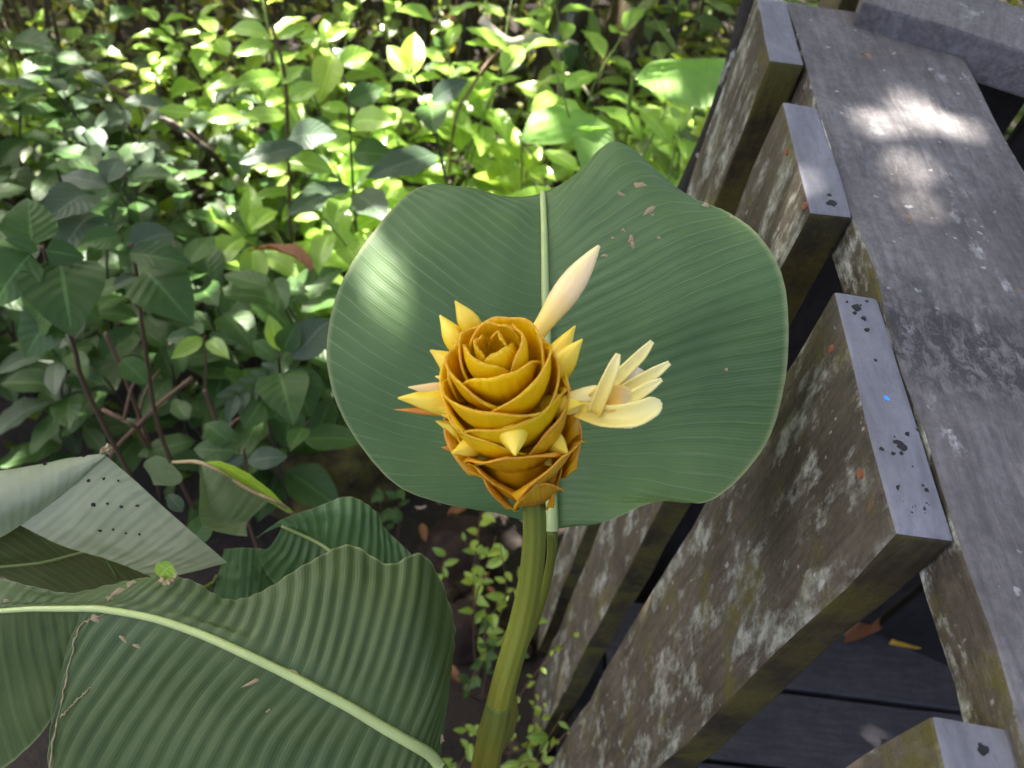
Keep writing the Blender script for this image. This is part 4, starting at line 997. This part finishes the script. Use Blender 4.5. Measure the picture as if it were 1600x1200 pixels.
for px, py, kd, L in [(770, 832, 'yellow', .035), (712, 835, 'dead', .06), (745, 905, 'dead', .05), (690, 1130, 'dead', .06), (660, 800, 'dead', .05), (720, 1060, 'dead', .05), (765, 900, 'dead', .04), (660, 850, 'dead', .05), (700, 790, 'dead', .06)]:
    p = onz(px, py, GZ + .07)
    dead_leaf((p.x, p.y, gz(p.x, p.y) + .03), L, random.uniform(0, 6.28), kd, 'curled brown dead leaf on the dark soil' if kd == 'dead' else 'small yellow dead leaf on the dark soil', .2, 'dead leaves on the soil' if kd == 'dead' else None)
p = onz(1452, 990, .012); dead_leaf(p, .075, 1.9, 'yellow', 'yellow fallen leaf on the dark deck planks', .05)
p = onz(1385, 945, .012); dead_leaf(p, .13, 2.2, 'dead', 'brown fallen leaf on the dark deck planks', .05)
p = onz(1338, 985, .012); dead_leaf(p, .07, .6, 'dead', 'pinkish brown leaf bit on the deck under the upright board', .05)
p = onz(1360, 92, RT + .006); dead_leaf(p, .010, .6, 'dead', 'tiny orange leaf bit on the grey handrail', .1)
def branch(label, pts, r0, r1, mat, twigs=0, seed=0, name='fallen_branch', cat='branch'):
    r = random.Random(seed); p = [P(*q) for q in pts]; root = empty(name, p[0], label, cat)
    tube('limb', p, [r0, (r0 + r1) / 2, r1], mat, root, 7, 24)
    for i in range(twigs):
        f = r.uniform(.2, .9); a = crom(p, f); b = a + Vector((r.uniform(-1, 1), r.uniform(-1, 1), r.uniform(-.2, 1))) * .12
        tube('twig', [a, (a + b) / 2 + Vector((0, 0, .02)), b], [r1, r1 * .8, r1 * .4], mat, root, 5, 6)
M['pale_bark'] = plain('sun_bleached_bark', (.42, .36, .27), .8, .3, 40, .5, .004)
branch('dark fallen branch slanting through the left thicket', [(60, 60, 2.2), (130, 115, 2.1), (200, 150, 2.0), (275, 200, 1.9), (340, 250, 1.95), (380, 330, 2.2)], .012, .007, M['bark'], 5, 1)
branch('pale bleached forked branch catching the sun in front of the vine-covered trunk', [(752, 30, 1.95), (775, 52, 1.95), (800, 66, 1.95), (840, 58, 1.98), (870, 90, 2.2), (875, 160, 2.6)], .012, .008, M['pale_bark'], 2, 2)
branch('thin brown twig rising from the shrubs to the bleached branch', [(785, 75, 1.95), (760, 100, 1.9), (735, 140, 1.87), (715, 175, 1.86), (705, 230, 1.95), (700, 300, 2.2)], .004, .003, M['twig'], 0, 3, 'bare_twig', 'twig')
for i, (pts, lb) in enumerate([([(165, 520, 1.25), (195, 590, 1.3), (225, 670, 1.4), (240, 720, 1.5), (250, 780, 1.7)], 'reddish brown bare stem crossing the dark hollow above the folded leaf'),
                               ([(300, 590, 1.35), (250, 630, 1.36), (215, 665, 1.38), (175, 710, 1.45), (150, 780, 1.65)], 'thin bare twig crossing the reddish stem in the hollow'),
                               ([(320, 610, 1.3), (340, 660, 1.36), (360, 690, 1.45), (375, 760, 1.65)], 'thin bare twig leaning toward the low shrub'),
                               ([(160, 640, 1.3), (190, 655, 1.3), (215, 672, 1.33), (240, 720, 1.6)], 'pale crooked twiglet in the dark hollow')]):
    branch(lb, pts, .0035, .003, M['twig'], 1, 10 + i, 'bare_twig', 'twig')

# trees at the back of the thicket
def back_tree(label, px, py, r, lean, mat, seed, vines=0, h=3.6, name='tree'):
    rr = random.Random(seed); b = onz(px, py, -.2); b.z = gz(b.x, b.y)
    root = empty(name, b, label, 'tree'); tp = b + Vector((lean[0], lean[1], h))
    ctl = [b - Vector((0, 0, .08)), b * .75 + tp * .25 + Vector((rr.uniform(-.05, .05), 0, 0)), b * .4 + tp * .6 + Vector((rr.uniform(-.08, .08), 0, 0)), tp]
    tube('trunk', ctl, [r * 1.3, r, r * .8, r * .5], mat, root, 12, 26)
    for i in range(4):
        a = crom(ctl, .72 + .07 * i); e = a + Vector((rr.uniform(-1, 1), rr.uniform(-.6, 1), rr.uniform(.3, .8))) * .8
        tube('limb', [a, (a + e) / 2 + Vector((0, 0, .08)), e], [r * .4, r * .3, r * .15], mat, root, 6, 8)
    V, F, UV = [], [], []
    for i in range(900):
        c = tp + Vector((rr.gauss(0, .55), rr.gauss(0, .55), rr.gauss(.1, .4)))
        quad(V, F, UV, c, rr.uniform(.08, .14), rr)
    me = mesh('crown', V, F, True, UV); cr = link('crown', me, M['leaf_far'], root); cr['kind'] = 'stuff'
    for i in range(vines):
        f = rr.uniform(.02, .42); p = crom(ctl, f); a = rr.uniform(2.6, 6.8)
        o = p + Vector((math.cos(a), math.sin(a), 0)) * r * rr.uniform(.9, 1.7); l = rr.uniform(.07, .13)
        d = Vector((math.cos(a) * .5, math.sin(a) * .5, -.9)).normalized()
        put_leaf(root, o, o + d * l, Vector((math.cos(a), math.sin(a), .4)), rr.choice(['b', 'd', 'far', 'a']), rr, name='vine_leaf')
    return root
def quad(V, F, UV, c, l, r):
    "one pointed leaf of a crown"
    d = Vector((r.uniform(-1, 1), r.uniform(-1, 1), r.uniform(-.7, .4))).normalized(); n = Vector((r.uniform(-.6, .6), r.uniform(-.6, .6), 1)); s = d.cross(n).normalized() * l * .27
    n = s.cross(d).normalized(); k = len(V)
    V += [c - d * l * .5, c - d * l * .12 + s, c - d * l * .05 + n * l * -.06, c - d * l * .12 - s, c + d * l * .22 + s * .7, c + d * l * .22 - s * .7, c + d * l * .5 - n * l * .08]
    UV += [(.5, 0), (1, .4), (.5, .45), (0, .4), (.85, .7), (.15, .7), (.5, 1)]
    F += [(k, k + 2, k + 1), (k, k + 3, k + 2), (k + 1, k + 2, k + 6, k + 4), (k + 2, k + 3, k + 5, k + 6)]
back_tree('tree trunk wrapped in hanging leafy vines at the back of the thicket', 868, 165, .07, (.05, .25), M['bark'], 1, 90)
back_tree('stout grey tree trunk behind the vine-covered tree', 965, 150, .11, (.1, .5), M['bark'], 2, 12)
back_tree('slim dark tree standing behind the forked branch', 725, 118, .035, (-.1, .3), M['bark'], 3, 6)
back_tree('slim bark-brown tree behind the pale-leaved sapling', 655, 90, .03, (.05, .3), M['bark'], 4, 4)
back_tree('thin tree among far left foliage', 250, 60, .03, (-.1, .3), M['bark'], 5, 6)
back_tree('crooked thin tree behind the slender sapling', 530, 60, .026, (.12, .3), M['bark'], 6, 4)
# thin upright stems
for i in range(70):
    rr = random.Random(300 + i); px = rr.uniform(-60, 780) if i < 60 else rr.uniform(760, 1150); py = rr.uniform(0, 210)
    b = onz(px, py, -.2); b.z = gz(b.x, b.y); root = empty('thin_stem', b, 'thin bare upright stem in the dark back of the thicket', 'stem', 'bare stems at the back of the thicket')
    h = rr.uniform(.8, 1.6); t = b + Vector((rr.uniform(-.25, .25), rr.uniform(-.2, .3), h)); r = rr.uniform(.004, .009)
    ctl = [b - Vector((0, 0, .05)), b * .6 + t * .4 + Vector((rr.uniform(-.05, .05), 0, 0)), t]
    tube('stem', ctl, [r, r * .8, r * .4], M['twig'] if i % 2 else M['bark'], root, 6, 10)
    for k in range(5):
        p = crom(ctl, rr.uniform(.3, 1)); a = rr.uniform(0, 6.28); l = rr.uniform(.06, .11)
        d = Vector((math.cos(a), math.sin(a), rr.uniform(-.4, .3))).normalized()
        put_leaf(root, p, p + d * l, Vector((rr.uniform(-.3, .3), rr.uniform(-.3, .3), 1)), rr.choice(['far', 'a', 'b']), rr)
fp = P(700, 28, 2.6)
rf = empty('red_flower', (fp.x, fp.y, gz(fp.x, fp.y)), 'tiny red flower glowing in the dark back of the thicket', 'flower')
M['red'] = plain('red_petal', (.55, .02, .02), .5, .2, 50, 0)
tube('stem', [Vector((fp.x, fp.y, gz(fp.x, fp.y) - .02)), fp * .5 + Vector((fp.x + .03, fp.y, gz(fp.x, fp.y))) * .5, fp], [.004, .003, .002], M['twig'], rf, 5, 8)
for i in range(5):
    a = i * 1.257; d = Vector((math.cos(a), math.sin(a), .4)).normalized() * .022; s = Vector((-math.sin(a), math.cos(a), 0)) * .008
    link('petal', mesh('petal', [fp, fp + d * .6 + s, fp + d, fp + d * .6 - s], [(0, 1, 2, 3)]), M['red'], rf)

# masses of small leaves that nobody could count
def leaf_mass(name, label, cat, n, gen, l, mat, seed):
    rr = random.Random(seed); V, F, UV = [], [], []
    for i in range(n):
        c = gen(rr)
        if c is not None: quad(V, F, UV, c, rr.uniform(*l), rr)
    o = link(name, mesh(name, V, F, True, UV), mat); return tag(o, label, cat, None, 'stuff')
def g_floor(r):
    x, y = r.uniform(-3, 1.6), r.uniform(.8, 2.4)
    if x > .19 - .0 and y < 1.0: return None
    if x > .12 and y < .9: return None
    if x > -.3 and y < 1.25: return None
    if y < 1.15 and r.random() < .75: return None
    return Vector((x, y, gz(x, y) + abs(r.gauss(0, .14))))
leaf_mass('ground_cover', 'low mass of small green leaves covering the forest floor', 'ground cover', 5200, g_floor, (.035, .075), M['leaf_far'], 1)
def g_back(r):
    x, y = r.uniform(-5, 3.5), r.uniform(2.9, 6.0)
    return Vector((x, y, gz(x, y) + r.uniform(0, 1.9) ** 1.1))
leaf_mass('far_thicket', 'dense dark mass of far foliage at the back of the clearing', 'thicket', 16000, g_back, (.06, .13), M['leaf_far'], 2)
def g_mid(r):
    x, y = r.uniform(-3.4, 1.8), r.uniform(2.15, 3.3)
    if x > -.5 and y < 2.45: return None
    return Vector((x, y, gz(x, y) + r.uniform(0, 1) ** 1.6 * (1.1 if x < -.4 else .7)))
leaf_mass('olive_thicket', 'tangle of small olive leaves around the bare stems behind the shrubs', 'thicket', 5200, g_mid, (.03, .075), M['leaf_olive'], 4)
def g_right(r):
    x, y = r.uniform(.3, 3), r.uniform(1.0, 2.6)
    return Vector((x, y, gz(x, y) + r.uniform(0, .7)))
leaf_mass('side_thicket', 'green foliage beyond the end of the deck', 'thicket', 2600, g_right, (.06, .12), M['leaf_far'], 3)

# ------------------------------------------------------------------ the trees overhead that shade the place
holes = []   # gaps cut into the crowns to throw sun on chosen spots: (point, radius)
for px, py, z in [(1320, 190, RT), (1380, 185, RT), (1460, 205, RT), (1560, 230, RT)]: holes.append((onz(px, py, z), -.021))
for px, py in [(1226, 305)]: holes.append((onx(px, py, XO), -.015))
for px, py in [(690, 392)]: holes.append((P(px, py, S), -.008))
holes += [(P(760, 40, 1.95), .05), (P(800, 64, 1.95), .06), (P(840, 60, 1.95), .04), (P(880, 190, 1.6), .05), (P(930, 200, 1.6), .05)]
def crown_leaves(n, xr, yr, hr_, rr, V, F, UV, l=(.12, .2)):
    "n < 0: a close, evenly layered roof of leaves of -n layers; else n leaves at random"
    pts = []
    if n < 0:
        st = .10
        for k in range(-n):
            x = xr[0] + rr.uniform(0, st)
            while x < xr[1]:
                y = yr[0] + rr.uniform(0, st)
                while y < yr[1]:
                    pts.append((x + rr.uniform(-.04, .04), y + rr.uniform(-.04, .04))); y += st
                x += st
    else: pts = [(rr.uniform(*xr), rr.uniform(*yr)) for i in range(n)]
    for x, y in pts:
        g = Vector((x, y, .6)); z = rr.uniform(*hr_); c = g + SUN * ((z - .6) / SUN.z)
        if any((((c - p) - SUN * (c - p).dot(SUN)).length < r + .05) for p, r in holes): continue
        quad(V, F, UV, c, rr.uniform(*l), rr)
def shade_tree(label, foot, parts, seed):
    rr = random.Random(seed); root = empty('shade_tree', (foot[0], foot[1], gz(*foot)), label, 'tree')
    V, F, UV = [], [], []
    for n, xr, yr, hz in parts: crown_leaves(n, xr, yr, hz, rr, V, F, UV)
    c = sum(V, Vector()) / len(V); f = Vector((foot[0], foot[1], gz(*foot) - .1))
    tube('trunk', [f, f + Vector((0, 0, 1.6)), Vector((f.x * .6 + c.x * .4, f.y * .6 + c.y * .4, 3.0)), c], [.14, .12, .09, .04], M['bark'], root, 12, 24)
    for i in range(9):
        t = V[rr.randrange(len(V))]; a = Vector((f.x * .6 + c.x * .4, f.y * .6 + c.y * .4, 3.0))
        tube('limb', [a, (a + t) / 2 + Vector((0, 0, .2)), t], [.035, .02, .008], M['bark'], root, 6, 10)
    cr = link('crown', mesh('crown', V, F, True, UV), M['leaf_far'], root); cr['kind'] = 'stuff'
shade_tree('tall tree whose crown shades the flower and railing', (-3.6, .6), [(-6, (-1.2, 1.9), (-1.2, 1.12), (3.4, 4.6)), (-2, (-2.6, -1.1), (-.4, 1.45), (3.2, 4.6)), (-2, (-1.1, -.35), (1.0, 1.5), (3.2, 4.6))], 1)
shade_tree('tall tree shading the left side of the thicket', (-4.6, 3.2), [(650, (-2.8, -.75), (1.0, 3.0), (3.6, 5.0)), (20, (-.75, 1.2), (1.3, 2.7), (3.8, 5.0))], 2)
shade_tree('tall tree shading the back of the thicket', (1.8, 5.6), [(1500, (-3.2, 2.4), (2.5, 5.5), (3.8, 5.4))], 3)
